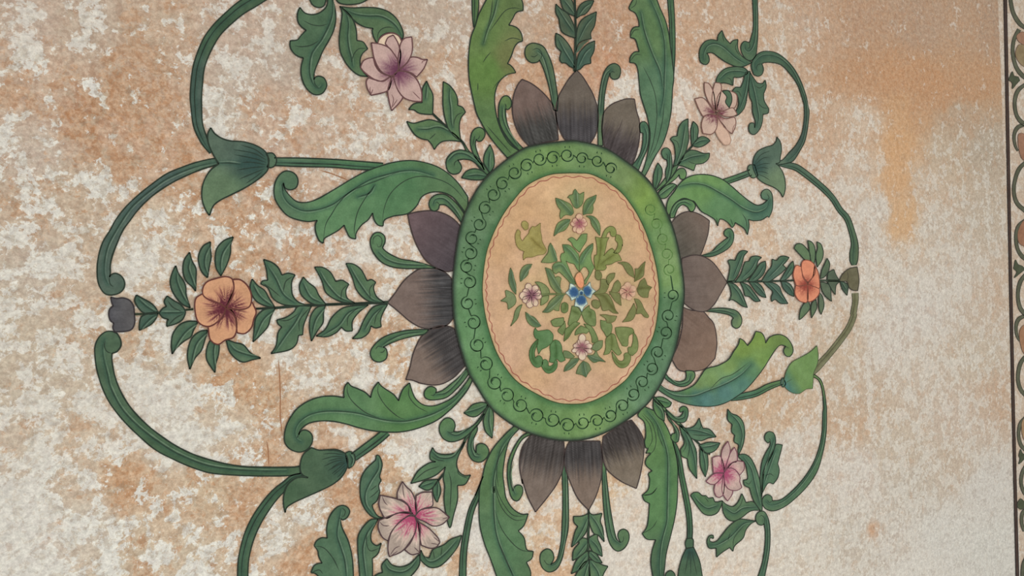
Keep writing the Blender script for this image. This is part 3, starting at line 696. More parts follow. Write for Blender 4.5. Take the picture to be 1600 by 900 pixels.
thing('lily_flower', 'mauve flower with a dark plum centre at upper right, partly faded into the wall', 'painted flower', FL_G, 4)
fc = (1117, 177)
T(1000, 160)
K = dict(c0=(100, 50, 62), c1=(188, 162, 146), r=27, pw=1.0, st=.9, pen=(112, 80, 72))
P('420,-25* 490,-30 560,60 585,85* 520,100 485,112* 455,60', **K)
P('495,-152* 535,-140 570,-60 585,80* 530,0 500,-80', **K)
P('578,-152* 620,-145 628,-100 610,-20 585,80* 555,0 560,-80', **K)
P('590,60* 595,-30 630,-85 680,-90 745,-60 745,20 710,60 660,75', **K)
F('leaf', G, '635,-85* 680,-90 705,-60 710,-10 690,45* 660,0 670,-40')
P('595,120* 575,190 600,270 650,335* 690,330 700,280 660,200', c0=(150, 110, 106), c1=(196, 166, 146), r=32, pw=.8, st=.4, pen=(160, 130, 112))
P('590,90* 660,130 730,120 740,180 712,248* 660,205 600,120', lines=('710,245 720,200 735,170', '700,240 640,190'), **K)
P('590,80* 650,110 715,112 752,95* 740,75 720,45 690,50 640,70', **K)
P('590,100* 530,95 490,120 473,180 485,245* 550,250 588,210 598,140', **K)

thing('small_bud', 'small dark green bud at the right end of the leafy side branch', 'painted bud', None, 3)
T(1040, 320)
F('bud', ('flat', (98, 94, 72), (62, 58, 48)), '1350,600* 1370,550 1410,510* 1440,495 1490,485* 1500,540 1505,600 1495,672* 1450,665 1425,640 1410,600', lines=('1410,515 1420,560 1410,600',))
F('leaf', G, '1358,598* 1400,610 1420,640 1412,708* 1375,660', '1370,610 1400,660')

lotus('upper one of the three petals right of the medallion', (1040, 320), '35,150* 80,95 140,60 200,55 270,80 337,125* 325,230 290,340 262,405* 200,415 110,440* 85,330 60,240', (60, 300), (330, 130), (84, 80, 72), (112, 96, 86), .4, layer=3)
lotus('lower one of the three petals right of the medallion', (1040, 320), '@1040,430 130,250* 200,275 280,280 330,330 @1040,480 375,140 395,280 380,400* 300,480 200,500 100,490 40,400* 90,300 125,150', (100, 900), (370, 1100), (106, 88, 78), (124, 102, 88), .4, layer=3)
lotus('middle petal of the three right of the medallion, touching the leafy side branch', (1040, 320), '472,605* 420,700 370,780 310,830 240,830 185,805 140,770* 118,650 118,500 120,420* 200,395 270,400 350,440 410,510', (120, 620), (470, 605), (100, 88, 82), (116, 100, 90), .3, layer=4, veins=())
thing('curled_tendril', 'curled green tendril between the upper and middle petals right of the medallion', 'painted tendril', TE_G, 3)
F('tendril', G, '262,402* 350,370 400,320 450,280 482,258* 455,240 452,210 475,188 505,190 527,230 520,290 490,335 430,375 350,405', '300,395 400,360 470,305 500,260 495,220', lines=('482,258 495,250 490,230',))
thing('leaf_spray', 'leafy side branch right of the medallion, from the middle petal to the orange flower', 'painted leaves', SP_G, 4)
B('stem', G, '470,605,12 600,598,12 750,598,9 900,595,8 1010,590,7', mid=())
for s_, v_ in (
 ('475,603* 490,530 495,480 480,440 500,430 537,435* 550,400 570,370 600,357 635,365* 605,400 595,440 580,490 550,560 510,603', '590,385 560,460 520,560'),
 ('535,603* 580,540 600,480 615,445* 645,440 660,410 700,400 742,412* 715,440 700,490 660,550 590,600', '700,430 660,500 590,570'),
 ('635,600* 690,520 730,460 772,440* 775,490 750,550 690,598', '755,480 720,540 670,585'),
 ('740,600* 790,520 820,480 825,425* 860,435 880,410 915,400 958,412* 930,450 908,470* 935,495* 900,530 860,560 800,600', '920,430 870,490 790,570'),
 ('885,595* 930,520 960,470 988,440* 995,490 975,540 930,585', '975,490 930,560'),
 ('475,606* 530,620 570,660 600,720 632,803* 590,790 550,760 510,740 487,750* 505,710 497,650', '510,630 560,690 600,770'),
 ('575,603* 640,630 680,680 733,752* 690,755 650,720 612,712* 600,660', '610,630 660,690 700,740'),
 ('645,603* 710,610 750,650 778,725* 740,715 700,680', '680,615 730,660 765,705'),
 ('755,603* 830,610 880,640 900,690 948,772* 890,770 850,740 820,757* 818,720 830,680 790,640', '790,615 850,670 920,755'),
 ('895,598* 950,610 985,650 995,717* 950,695 910,650', '920,615 960,650 985,695')):
    F('leaf', G, s_, v_)
thing('five_petal_flower', 'small coral flower near the right end of the leafy side branch', 'painted flower', FL_G, 5)
for s_ in ('1100,280* 1130,290 1155,330 1160,400 1150,465* 1130,450 1115,380 1110,330', '1120,445* 1080,430 1040,390 995,342* 1010,310 1050,305 1090,340 1118,385', '1175,488* 1165,400 1178,340 1172,290* 1205,310 1222,370 1213,430', '1198,578* 1212,510 1235,460 1252,418* 1272,460 1262,520 1230,565',
  '1198,605* 1240,610 1275,640 1287,755* 1245,720 1213,670', '1188,680* 1217,720 1228,790 1205,858* 1188,800', '1165,740* 1170,810 1130,885* 1126,810 1138,760', '1108,755* 1117,810 1060,880 1033,898* 1045,820 1075,770'):
    F('leaf', G, s_)
B('stem', G, '1190,592,9 1350,595,9', mid=())
F('leaf', G, '1255,570* 1262,530 1305,505* 1322,550 1353,600* 1322,630 1315,703* 1280,650 1257,600')
K = dict(c0=(132, 60, 50), c1=(206, 134, 104), r=27, pw=.8, st=.5, pen=(120, 70, 56), ctr=(1258, 446))
P('1010,622* 1000,690 1030,745 1070,762 1100,750 1100,620* 1060,632', **K)
P('1100,620* 1100,750 1150,742 1190,695 1190,650* 1150,630', **K)
P('1060,490* 1010,475 988,540 1000,600 1015,632 1060,632 1100,620* 1060,560', **K)
P('1155,475* 1180,520 1190,580 1192,650 1165,645 1100,620* 1140,560', **K)
P('1050,500* 1055,450 1080,432 1120,440 1155,472 1160,520 1145,560 1100,605* 1065,560', **K)
# ================================================================= left quarter
thing('scalloped_leaf', 'long green scalloped leaf with curled end, just below the upper left bell', 'painted leaf', AC_G, 4)
T(410, 220)
F('leaf', (G, .45), '1600,440* 1530,340 1450,260 1350,200 1230,165 1120,157 1000,175 920,200 820,235 720,285 620,345 520,405 430,455 350,482 270,478 210,430 170,375 160,330* 175,370 215,385 262,365 275,310 255,265 210,240 160,245 115,290 90,360 95,450 140,530 200,590 280,620 360,632 425,622* 410,660 415,720 440,780 472,802* 480,765 530,735 590,700 635,660* 650,700 680,755 725,768* 730,720 770,660 820,620 857,565* 870,620 900,660 938,668* 950,620 1020,590 1130,570 1200,510 1240,440 1310,405 1400,405 1480,440 1540,510 1585,570* 1600,520*',
  '1330,270 1200,235 1080,238 950,270 850,300 740,360 640,430 540,500 420,540 310,545 210,495 160,420 152,340', '870,350 830,410 740,440', lines=(
  '1060,245 900,310 700,390 600,480 540,570 490,660 472,790', '880,340 800,450 740,560 715,680 718,750', '1590,480 1480,360 1360,300 1220,280 1100,320 1000,410 950,520 930,650', '160,330 152,345 160,400'))
thing('curled_tendril', 'hooked green tendril above the upper left side petal of the medallion', 'painted tendril', TE_G, 3)
F('tendril', G, '1575,575* 1520,500 1440,430 1370,420 1320,445 1298,490 1310,535 1340,550 1370,535 1380,500* 1430,505 1490,560 1550,640 1560,680*', '1330,500 1350,460 1420,460 1500,540 1550,620', lines=('1380,500 1360,480 1345,490',))
lotus('upper one of the three brown petals left of the medallion', (560, 310), '383,125* 450,108 540,97 620,105 700,135 760,180 800,230* 790,350 765,450 745,560* 690,572 620,550 530,490 470,400 430,310 400,210', (780, 380), (390, 130), (74, 66, 70), (100, 82, 84), .35)
thing('curled_tendril', 'curled green tendril between the upper and middle petals left of the medallion', 'painted tendril', TE_G, 3)
F('tendril', G, '600,545* 520,515 420,490 330,475 250,440 200,405 185,385* 205,340 200,295 165,268 120,275 92,320 95,380 125,440 180,500 260,535 360,548 460,548', '150,420 220,480 330,515 520,525', lines=('110,360 115,310 150,290 180,320 175,370 150,380 140,350',))
thing('curled_tendril', 'curled green tendril between the middle and lower petals left of the medallion', 'painted tendril', TE_G, 3)
T(560, 460)
F('tendril', G, '545,275* 450,275 350,285 250,310 170,350 110,410 90,460 110,510 160,528 210,505 222,460 210,420 190,412* 240,385 330,350 430,325 510,310', '500,290 350,310 240,355 175,400', lines=('190,412 150,405 130,430', '165,450 190,450 205,425'))
lotus('lower one of the three brown petals left of the medallion', (560, 460), '368,665* 400,570 420,480 450,400 490,330 560,270 640,243 720,255 760,290 800,380 830,460 845,540* 800,590 740,650 660,695 580,707 490,695 420,670', (790, 400), (370, 665), (62, 59, 59), (116, 101, 92), 1.0)
lotus('middle brown petal left of the medallion, touching the left leafy branch', (560, 310), '225,815* 280,745 340,660 400,600 480,550 560,545 640,560 700,600 745,660* 750,760 755,850 742,930* 700,980 640,1010 560,1018 480,1005 400,960 330,900 270,850', (800, 780), (225, 815), (62, 61, 62), (112, 97, 90), 1.1)
thing('curled_tendril', 'curled green tendril under the lower left side petal of the medallion', 'painted tendril', TE_G, 3)
T(560, 460)
F('tendril', G, '855,560* 800,630 730,690 660,745 600,770* 605,740 575,720 540,725 512,760 515,800 550,822 620,820 690,800 760,740 830,660 870,590', '600,785 680,770 760,700 840,600', lines=('600,770 580,790 560,785',))
thing('scalloped_leaf', 'long green scalloped leaf with curled end, just above the lower left bell', 'painted leaf', AC_G, 4)
T(430, 570)
F('leaf', (G, .45), '1530,75* 1470,160 1400,240 1320,290 1230,320 1150,310 1090,260 1060,190 1045,140* 1000,180 975,230 960,280* 920,230 860,190 820,160 802,133* 765,180 750,220 742,255* 700,215 640,185 590,165 565,135* 540,170 532,220 535,255* 450,243 350,250 250,285 160,350 95,450 70,540 75,610 120,660 190,680 250,655 285,605 285,550 255,515 215,508 185,530 180,545* 200,500 260,455 350,437 450,440 550,460 650,490 750,512 850,522 950,524 1050,510 1150,480 1260,430 1350,360 1430,280 1500,190 1540,110*',
  '1480,180 1380,290 1250,370 1120,415 1000,438 880,432 770,410 640,375 500,360 370,362 260,390 180,450 150,520 165,580 200,600', lines=('565,140 560,210 600,285 700,370 810,415', '805,140 800,220 860,320 950,400 1010,425', '1045,150 1040,240 1100,320 1190,370', '180,545 165,570'))
thing('trumpet_bell', 'green bell with dark hatching at lower left, below the long scalloped leaf', 'painted bell', TR_G, 3)
B('stalk', G, '610,720,62 700,655,66 800,580,66 870,520,64')
F('calyx', (G, .4), '545,690* 580,675 615,700 620,750 600,790 570,808*', '580,700 600,740 585,790')
T(360, 680)
F('bell', (G, .5, (541, 722, 26)), '630,95* 690,115 760,112 830,112 890,140 915,190 905,260 860,330 790,385 700,430 600,475 500,520 440,560 425,602* 413,540 415,470 440,395 490,345 545,325 605,330* 560,305 542,260 550,190 575,140',
  lines=('485,345 550,320 605,330', '895,145 820,120 760,118', '900,155 800,140 720,145', '905,170 800,165 710,190', '905,190 820,200 730,240', '905,210 830,235 760,275', '900,230 850,270 800,310', '895,250 860,300 830,330', '900,180 840,180 760,200', '903,200 850,215 790,250', '890,215 850,250 790,300'))
thing('scroll_stem', 'long green stem from a curl below the dark bud to the lower left bell', 'painted stem', SC_G, 1)
T(130, 450)
F('stem', G, '265,355* 290,400 295,450 265,495 225,510* 225,570 245,680 280,780 @130,570 330,275 400,370 500,470 600,550 720,630 850,695 1000,745 1150,780 1300,797 1600,800 @430,570 195,792* 195,850* @130,570 1600,865 1400,868 1200,862 1000,845 850,800 700,735 560,660 430,550 310,430 210,300 150,180 110,50 @130,450 95,560 92,460 120,390 170,345 220,338',
  '165,400 150,470 160,560 190,680 @130,570 215,180 300,340 430,480 600,610 750,700 950,780 1150,815 1400,830 1590,830', lines=('225,510 185,495 165,450 175,410',))
thing('tulip_bud', 'dark slate tulip-shaped bud at the far left between the two curled stems', 'painted bud', None, 3)
T(130, 340)
F('bud', ('lin', 170, 490, 212, 490, (74, 74, 78), (88, 86, 86), .3), '215,622* 260,632 310,628 360,645 392,690 400,760 402,820 380,870 330,888 245,892* 232,860 240,825* 210,800 200,755 208,715 235,690* 222,660', pen=(52, 48, 50))
thing('leaf_spray', 'small leaf pair and lobed leaf between the dark bud and the orange flower', 'painted leaves', SP_G, 3)
B('stem', G, '402,755,7 500,752,7 600,742,8 860,715,6', mid=(), pen=(70, 80, 62))
F('leaf', G, '415,605* 470,635 530,670 565,705 585,745* 520,752 465,740 420,690 402,645', '430,640 500,700 570,742')
F('leaf', G, '585,745* 560,800 520,840 437,880* 440,820 455,775 500,752', '570,755 510,800 450,865')
F('leaf', G, '592,745* 620,710 650,695* 632,655 655,612* 710,650 760,680 795,725 795,755 770,800 720,830 652,850* 655,810 665,795* 620,780', '610,745 700,745 790,742', lines=('660,650 700,700 770,735', '665,840 720,785 785,750'))
thing('leaf_spray', 'nine loose pointed leaves fanned around the orange flower at left', 'painted leaves', SP_G, 2)
for s_, v_ in (
 ('722,377* 745,440 780,490 800,540 805,610 835,705* 780,680 730,630 690,560 680,490 700,420', '725,430 730,500 770,600 815,680'),
 ('830,272* 850,340 880,400 880,480 877,575* 850,540 800,490 778,410 790,330', '830,330 820,400 850,490 870,550'),
 ('993,190* 992,240 998,310 985,380 970,470* 930,430 905,370 900,300 935,225', '985,220 950,300 945,370 965,440'),
 ('1172,152* 1152,210 1148,280 1120,370 1075,455* 1040,400 1030,320 1045,240 1100,180', '1150,180 1090,270 1070,350 1072,430')):
    F('leaf', G, s_, v_)
T(130, 450)
for s_, v_ in (
 ('895,262* 860,330 840,380 780,420 725,470 695,515* 688,440 700,360 750,290 820,260', '880,275 790,350 710,470'),
 ('970,330* 945,420 920,490 870,550 832,635* 815,550 820,470 850,390 910,340', '960,345 880,440 840,590'),
 ('1030,380* 1060,440 1055,520 1035,590 1028,660* 1000,620 965,560 962,490 985,420', '1030,400 1015,500 1025,630'),
 ('1115,400* 1180,425 1250,445 1310,510 1385,547* 1320,560 1250,578 1190,550 1140,490', '1140,440 1200,495 1360,545')):
    F('leaf', G, s_, v_)
thing('five_petal_flower', 'large orange flower with a dark plum centre at left', 'painted flower', FL_G, 5)
T(130, 340)
K = dict(c0=(86, 34, 46), c1=(194, 146, 112), r=45, pw=1.05, st=1.3, pen=(92, 52, 46), ctr=(353, 482))
P('975,855* 990,950 1050,990 @130,450 1110,405 1170,385 1195,330 1190,240 1150,170 1110,150* 1040,200 980,280', **K)
P('@130,450 1110,150* 1180,220 1200,350* 1260,355 1310,310 1330,240 1348,190 1330,140 1305,110 1220,150', **K)
P('930,595* 880,630 870,700 885,790 920,835 980,850 1040,820 1090,770 1115,700* 1040,660 970,630', **K)
P('1165,485* 1220,485 1270,520 1305,580 1312,650 1290,700 1220,720 1115,705* 1150,620 1175,550', **K)
P('1115,705* 1160,620 1175,540 1160,480 1110,462 1040,475 970,500 935,545 935,605 980,640 1060,670', **K)
thing('leaf_spray', 'long left branch of paired leaves between the orange flower and the left middle petal', 'painted leaves', SP_G, 3)
T(380, 380)
B('stem', G, '95,512,6 260,505,10 420,490,12 640,480,10 880,472,9 1130,462,12', mid=())
for a_ in (
 ('68,280* 110,330 165,370 200,430 245,500* 190,495 110,460 65,400 52,340', '75,330 130,420 220,490'),
 ('157,128* 220,150 270,190 300,250* 350,235 403,248* 380,290 375,340 385,410 430,460 510,490* 400,490 300,475 230,430 190,350 135,318* 150,295 190,290* 180,210', '180,170 250,280 310,400 400,470', '385,260 330,300 310,380', '150,310 220,360 290,420'),
 ('467,265* 510,310 560,350 590,410 645,480* 560,480 500,450 450,400 437,330', '460,310 520,420 610,470'),
 ('555,187* 620,190 680,230 720,300* 770,290 822,320* 800,370 810,430 870,468* 780,462 700,430 640,380 610,290', '590,220 650,320 740,420 840,465', '810,325 770,370 760,440'),
 ('800,158* 860,165 920,210 965,295* 1000,285 1032,305* 1015,350 1040,420 1100,462* 1010,462 940,430 880,360 850,270', '830,190 900,310 990,430 1060,462', '1020,310 985,360 990,430'),
 ('250,505* 215,570 190,650 130,720 75,770* 85,660 100,580 160,520', '235,520 150,600 85,740'),
 ('530,492* 500,560 470,640 462,715* 430,720* 410,790 350,835 215,862* 255,800 270,700 300,655* 270,630 260,600* 330,580 390,540 430,492', '460,510 400,620 320,730 240,850', '430,550 350,600 275,605', '520,500 440,600 435,690'),
 ('640,485* 625,540 620,620 580,680 530,765* 515,660 525,570 570,505', '630,500 560,600 530,720'),
 ('975,482* 900,540 850,610 850,685* 800,685 765,655* 720,700 650,730 568,725* 640,670 690,580 770,510 870,488', '950,490 820,540 740,640 610,720', '900,500 820,570 810,650'),
 ('1125,478* 1090,540 1070,600 1075,652* 1030,662 995,645* 975,700 920,740 850,745* 900,690 940,600 1000,510 1060,482', '1100,485 1010,560 940,680', '1090,500 1040,560 1020,640')):
    F('leaf', G, a_[0], a_[1], lines=tuple(a_[2:]))
# ================================================================= lower left and bottom
thing('scroll_stem', 'green stem dropping from the lower left bell to the bottom edge', 'painted stem', SC_G, 1)
T(360, 680)
B('stem', G, '600,310,30 500,330,48 430,390,62 350,460,72 270,560,78 200,670,82 150,780,82 120,880,80 100,990,80 95,1130,80')
thing('scalloped_leaf', 'short scalloped leaf with a curled tip rising from the bottom edge at lower left', 'painted leaf', AC_G, 2)
T(460, 720)
F('leaf', (G, .5), '205,925* 165,880 128,872* 150,820 185,800 215,798* 190,750 180,700 153,662* 170,625 210,600 255,602* 250,530 270,440 320,370 370,347 410,360 430,395 410,440 375,460 355,442* 370,520 420,630 450,760 460,925*', '360,375 340,480 330,580 360,680 390,780 405,925', lines=('153,662 230,680 300,760 350,860', '128,872 190,850 220,880', '370,365 395,390 385,430 365,435'))
thing('leaf_spray', 'three green leaves with curled tips circling the lower left side of the pink flower', 'painted leaves', SP_G, 3)
F('leaf', G, '632,-8* 560,60 520,130 510,220 520,310 560,390 620,440 720,452* 650,430 610,370 605,340* 640,310 665,240* 655,190 675,150* 662,120 675,70 682,20 660,-40 636,-45*', '650,-20 650,60 590,160 550,250 555,340 610,420', lines=('580,290 620,260 660,220', '590,230 640,190'))
F('leaf', G, '650,452* 590,460 530,520 495,590 492,680 500,800 510,925* 605,925* 608,840 605,760* 650,720 675,640* 640,660 600,630 595,570 620,510', '620,480 560,570 530,680 540,800 555,925', lines=('565,560 560,640 590,700 660,680',))
F('leaf', G, '615,905* 650,880 685,870* 680,810 720,762* 760,810 830,825 900,800 972,728* 975,800 940,860 880,925* 600,925*', '700,800 740,850 830,870 900,840 960,770')
F('leaf', G, '985,695* 1010,745 1050,755* 1080,690 1140,665 1170,650* 1220,610 1303,580* 1270,670 1200,760 1130,820 1060,830 1010,800 980,760', '1000,740 1040,785 1100,780 1180,720 1270,620', lines=('1080,700 1090,760', '1150,670 1140,740'))
thing('lily_flower', 'pink flower with magenta centre at the bottom left of the medallion', 'painted flower', FL_G, 5)
K = dict(c0=(158, 66, 98), c1=(202, 182, 166), r=50, pw=1.0, st=1.2, pen=(76, 58, 60), tip=(132, 120, 112), ctr=(646, 807))
def P2(o, *v, **k): return F('petal', ('rad', k['ctr'][0], k['ctr'][1], k['r'], k['c0'], k['c1'], k['pw'], k['st'], k['tip']), o, *v, pen=k['pen'], lines=k.get('lines', ()))
P2('945,270* 990,245 1068,240* 1075,300 1070,350 1000,372 950,420* 940,340', **K)
P2('800,300* 800,240 838,158* 870,200 910,240 940,310 950,370 942,430* 905,400 880,340 830,300', lines=('838,165 845,240 855,290',), **K)
P2('665,265* 655,340 680,410 715,445 800,405 910,405* 895,360 850,320 780,290', lines=('680,275 700,320 725,345',), **K)
P2('920,405* 850,395 760,420 655,462* 650,520 680,590 725,622* 760,540 850,450', lines=('660,470 690,500 740,505',), **K)
P2('975,480* 1040,520 1110,590 1132,632* 1100,670 1050,678 985,655* 975,600 960,480 940,440*', lines=('1132,632 1080,590', '1125,650 1060,640'), **K)
P2('940,440* 975,500 975,600 972,715* 910,728 855,690* 910,620 940,520', lines=('970,710 930,670', '970,700 975,650'), **K)
P2('935,430* 980,380 1050,365 1120,370 1205,438* 1150,490 1080,505 1010,470 960,450', lines=('1200,438 1150,450',), **K)
P2('935,430* 880,430 800,490 745,570 725,670 735,745* 830,705 890,640 935,560 948,480', lines=('740,735 780,680 820,660', '745,740 800,700'), **K)
thing('leaf_spray', 'spray of curls and lobed leaves between the medallion and the lower left pink flower', 'painted leaves', SP_G, 3)
T(620, 600)
B('stem', G, '715,155,14 680,230,16 600,340,22 540,420,12 500,500,14 400,650,10 330,740,8 290,800,7', mid=())
F('leaf', G, '722,155* 660,143 590,160 550,200 520,225* 570,252 620,250 670,210', '530,225 620,200 690,170')
F('leaf', G, '728,150* 750,230 750,320 740,422* 690,370 672,290 690,220', '718,190 715,300 735,400')
F('curl', G, '680,230* 620,300 550,350 480,372 440,370* 452,320 430,275 380,265 335,310 330,370 360,425 420,450 500,430 570,380 640,300', '400,385 470,400 560,350', lines=('440,370 415,380 390,370',))
F('curl', G, '620,320* 575,380 550,470 555,540 590,595 650,608 700,570 715,520 690,475 650,463 620,480 615,535* 595,500 595,430 625,360', '585,420 575,490 600,560 640,570', lines=('615,535 635,550 650,545',))
F('leaf', G, '525,450* 480,520 420,545 350,548 300,530 277,495* 255,545 260,590 300,605* 240,620 160,680 105,775* 200,750 300,710 375,645* 360,730 370,800 365,900 380,1010 410,1120 440,1020 470,900 470,790* 530,780 572,708* 530,715 480,680 465,600', '270,530 330,575 430,570 500,500', lines=('130,755 220,680 330,640', '400,680 420,780 410,1000', '470,640 480,700 560,740', '265,560 310,590 370,600'))
F('leaf', G, '168,800* 220,755 320,742* 300,780 260,820 220,825', '190,800 280,770')
F('leaf', G, '320,745* 340,830 320,900 310,920 285,870 280,810', '315,770 310,880')

thing('scroll_stem', 'thin green stem along the outer side of the broad lower left scalloped leaf', 'painted stem', SC_G, 1)
T(700, 720)
B('stem', G, '262,170,14 230,270,34 180,390,42 145,550,46 120,720,48 112,925,52')
thing('scalloped_leaf', 'broad green scalloped leaf sweeping down from the medallion left of the lower petals', 'painted leaf', AC_G, 3)
F('leaf', (G, .45), '@620,600 910,330* 840,395 750,500 690,620 660,740 610,870 @700,720 270,120 245,200 238,350 245,500 280,640 330,770 385,925* 640,925* 640,860 608,790* 650,760 662,705* 610,690 590,600 545,545* 590,500 622,412* 570,415 500,370 450,290 435,200 425,100 435,0 @620,600 850,520 880,430 950,350 970,335*',
  '@620,600 900,380 820,480 780,600 750,740 750,850 @700,720 350,200 352,380 370,560 430,740 520,925', lines=('@620,600 880,430 800,560 775,680 790,800', '@700,720 360,200 400,330 450,410 520,460 600,455', '370,100 370,200 420,320 500,420 600,430', '360,380 410,520 480,620 560,690 662,712', '400,650 480,840 510,925'))
thing('curled_tendril', 'dark curled tendril left of the lower left brown petal below the medallion', 'painted tendril', TE_G, 2)
T(620, 600)
F('tendril', G, '1040,370* 970,410 910,500 870,600 860,700 870,800 890,880 920,910 950,905 980,850 975,800 940,787 915,805 905,835* 890,780 885,700 895,610 930,510 980,430 1060,385*', '900,600 880,700 895,800 920,860')
lotus('left one of the three brown petals below the medallion', (700, 720), '@620,600 1050,395* 990,470 960,560 958,660 980,780 @700,720 575,140 620,280 680,398* 760,300 840,190 890,80 900,0 @620,600 1305,500 1300,440*', (780, -180), (680, 390), (66, 61, 59), (112, 99, 90), 1.1)
lotus('middle brown petal below the medallion, above the hanging leafy stalk', (700, 720), '@620,600 1350,445* 1320,500 1305,580 @700,720 915,60 950,160 1010,290 1095,385* 1150,280 1190,150 1200,50 @620,600 1600,560 1585,445*', (1060, -150), (1090, 380), (62, 59, 59), (116, 101, 90), 1.1)
lotus('right one of the three brown petals below the medallion', (920, 620), '330,180* 250,215 110,310* 100,400 110,500 150,580 250,660 368,715* 400,600 425,450 425,340 390,260', (220, 250), (365, 700), (60, 55, 53), (114, 103, 90), 1.1)
thing('curled_tendril', 'long green tendril curling left at its foot, between the left and middle lower petals', 'painted tendril', TE_G, 1)
T(700, 720)
F('tendril', G, '885,-90* 915,-90* 925,60 935,200 940,400 935,540 910,660 890,760 850,840 790,868 740,840 717,780 725,720 770,687 810,705 825,760 800,810* 850,770 880,640 890,500 895,300 890,100', '912,0 915,300 915,500 890,680 850,790 800,820', lines=('800,810 770,805 745,770',))
thing('curled_tendril', 'long green tendril curling right at its foot, between the middle and right lower petals', 'painted tendril', TE_G, 1)
F('tendril', G, '1200,-70* 1222,-90* 1232,80 1250,250 1270,400 1300,560 1320,620 1345,638* 1325,590 1335,550 1370,533 1405,555 1412,610 1385,670 1340,703 1300,695 1260,640 1235,540 1215,380 1205,200', '1218,100 1235,330 1260,520 1290,610 1340,650', lines=('1345,638 1365,625 1370,590',))
thing('leaf_spray', 'leafy stalk hanging below the middle lower petal to the bottom edge', 'painted leaves', SP_G, 3)
B('stem', G, '1095,385,8 1092,550,10 1092,760,10 1100,925,12', mid=())
for s_, v_ in (
 ('1245,822* 1210,880 1200,925* 1095,925* 1100,770* 1150,780 1200,810', '1110,790 1160,860 1180,920'),
 ('1095,770* 1050,800 1010,860 975,925* 1095,925*', '1085,800 1050,925'),
 ('1088,700* 1040,730 990,790 958,880* 1020,850 1060,810 1092,760', '1075,740 1000,840'),
 ('1100,700* 1150,720 1200,795* 1150,790 1110,760 1092,730', '1110,720 1170,780'),
 ('1085,610* 1050,600 1015,620* 1020,640 975,700 968,778* 1030,740 1080,690', '1075,640 1000,740'),
 ('1095,600* 1130,580 1165,565* 1165,610 1190,670 1200,745* 1150,720 1120,700 1095,640', '1110,620 1150,660 1190,730'),
 ('1090,410* 1040,430 975,432* 980,480 1010,510* 985,560 960,672* 1020,620 1070,560 1090,490', '1080,450 1040,540 975,650'),
 ('1097,400* 1130,420 1198,408* 1185,470 1205,530 1215,630* 1170,580 1130,560 1097,470', '1110,430 1160,500 1210,610')):
    F('leaf', G, s_, v_)

# ================================================================= lower right
T(960, 720)
thing('scalloped_leaf', 'broad bright green scalloped leaf sweeping down from the medallion right of the lower petals', 'painted leaf', AC_G, 3)
F('leaf', (G, .45), '@920,620 430,75* 395,110 380,150 430,200 440,300 430,350 440,400* 460,400 440,440* 480,440 445,480 440,530 490,578* 460,600 470,640 460,720 412,768* 430,810 470,832* 465,880 @960,720 265,400 250,510 212,568* 250,610 318,615* 290,700 280,800 300,925* 375,925* 385,850 400,720 430,600 465,450 485,300 490,100 490,0 @920,620 670,420 640,320 590,210 520,120',
  '@920,620 450,110 530,220 590,380 610,500 610,640 605,900 @960,720 400,480 360,640 345,800 350,925', lines=('@920,620 420,130 490,210 520,330 500,420 440,460', '@920,620 410,140 470,220 490,330 460,400', '@920,620 412,768 480,760 530,710', '@960,720 212,270 290,250 330,200', '212,568 290,520 330,460', '@920,620 530,220 540,300 580,400'))
thing('trumpet_bell', 'narrow closed green bell hanging at the bottom edge on a straight stem', 'painted bell', TR_G, 3)
B('stalk', G, '@920,620 650,330,14 690,440,34 @960,720 520,110,38 550,260,40 575,400,40 585,520,38 583,610,38', mid=(0.1,))
F('calyx', G, '560,605* 548,640 555,680* 610,672* 612,640 605,605')
F('bell', (G, .5, (1077, 862, 12)), '555,685* 612,672* 640,730 665,800 685,925* 490,925* 500,840 525,750', lines=('575,700 560,800 545,880', '590,700 590,820 590,900', '600,700 620,800 640,890', '583,700 575,780'))
thing('curled_tendril', 'tip of a curled tendril at the bottom edge beside the narrow closed bell', 'painted tendril', TE_G, 3)
F('tendril', G, '385,925* 400,875 435,855 465,880 472,925*')
thing('leaf_spray', 'spray of lobed leaves between the medallion and the lower right pink flower', 'painted leaves', SP_G, 3)
T(920, 620)
B('stem', G, '500,0,14 590,100,18 690,200,20 770,280,12 860,370,8 940,450,6', mid=())
F('leaf', G, '500,5* 560,0 600,15 642,45* 625,75 590,85* 560,70 515,40', '520,20 620,50')
F('leaf', G, '500,20* 560,70 585,130 583,190* 530,150 500,90', '510,50 560,110 575,175')
F('curl', G, '595,100* 650,145 690,158 720,140 735,110* 708,120 705,90 735,73 765,90 770,140 750,190 710,200 660,185 620,150', '610,115 680,170 740,160 745,110')
F('curl', G, '600,130* 650,200 690,250 700,300 690,350 660,352 635,320 645,290 670,283* 655,230 620,180', '640,200 680,280 680,330')
F('leaf', G, '705,225* 760,245 820,225 858,165* 870,205 885,245* 940,255 990,312* 930,320 870,342 800,325 770,290', '760,255 860,270 970,305', lines=('800,295 880,300 960,300', '858,180 870,230 850,255'))
F('leaf', G, '700,215* 720,290 740,360 710,410* 720,460 765,483* 780,560 838,638* 838,540 835,430 810,360 780,300 740,240', '740,270 790,380 820,500 830,610', lines=('725,290 755,370 730,430', '770,330 780,400 765,480'))
F('leaf', G, '855,378* 890,365 940,353 1020,360* 990,410 940,437 890,430', '880,395 950,385 1005,368')
F('leaf', G, '865,385* 900,430 920,450 925,540 905,625* 870,550 862,460', '880,420 900,520 903,600')
thing('leaf_spray', 'star of curling leaves and curls circling the lower right pink flower', 'painted leaves', SP_G, 3)
F('leaf', G, '1080,95* 1110,130 1160,150 1200,200 1213,280 1205,350 1190,400 1165,450* 1160,420 1165,375 1130,350 1135,300* 1110,270 1115,215* 1080,180 1078,130', '1095,130 1160,200 1190,290 1175,400')
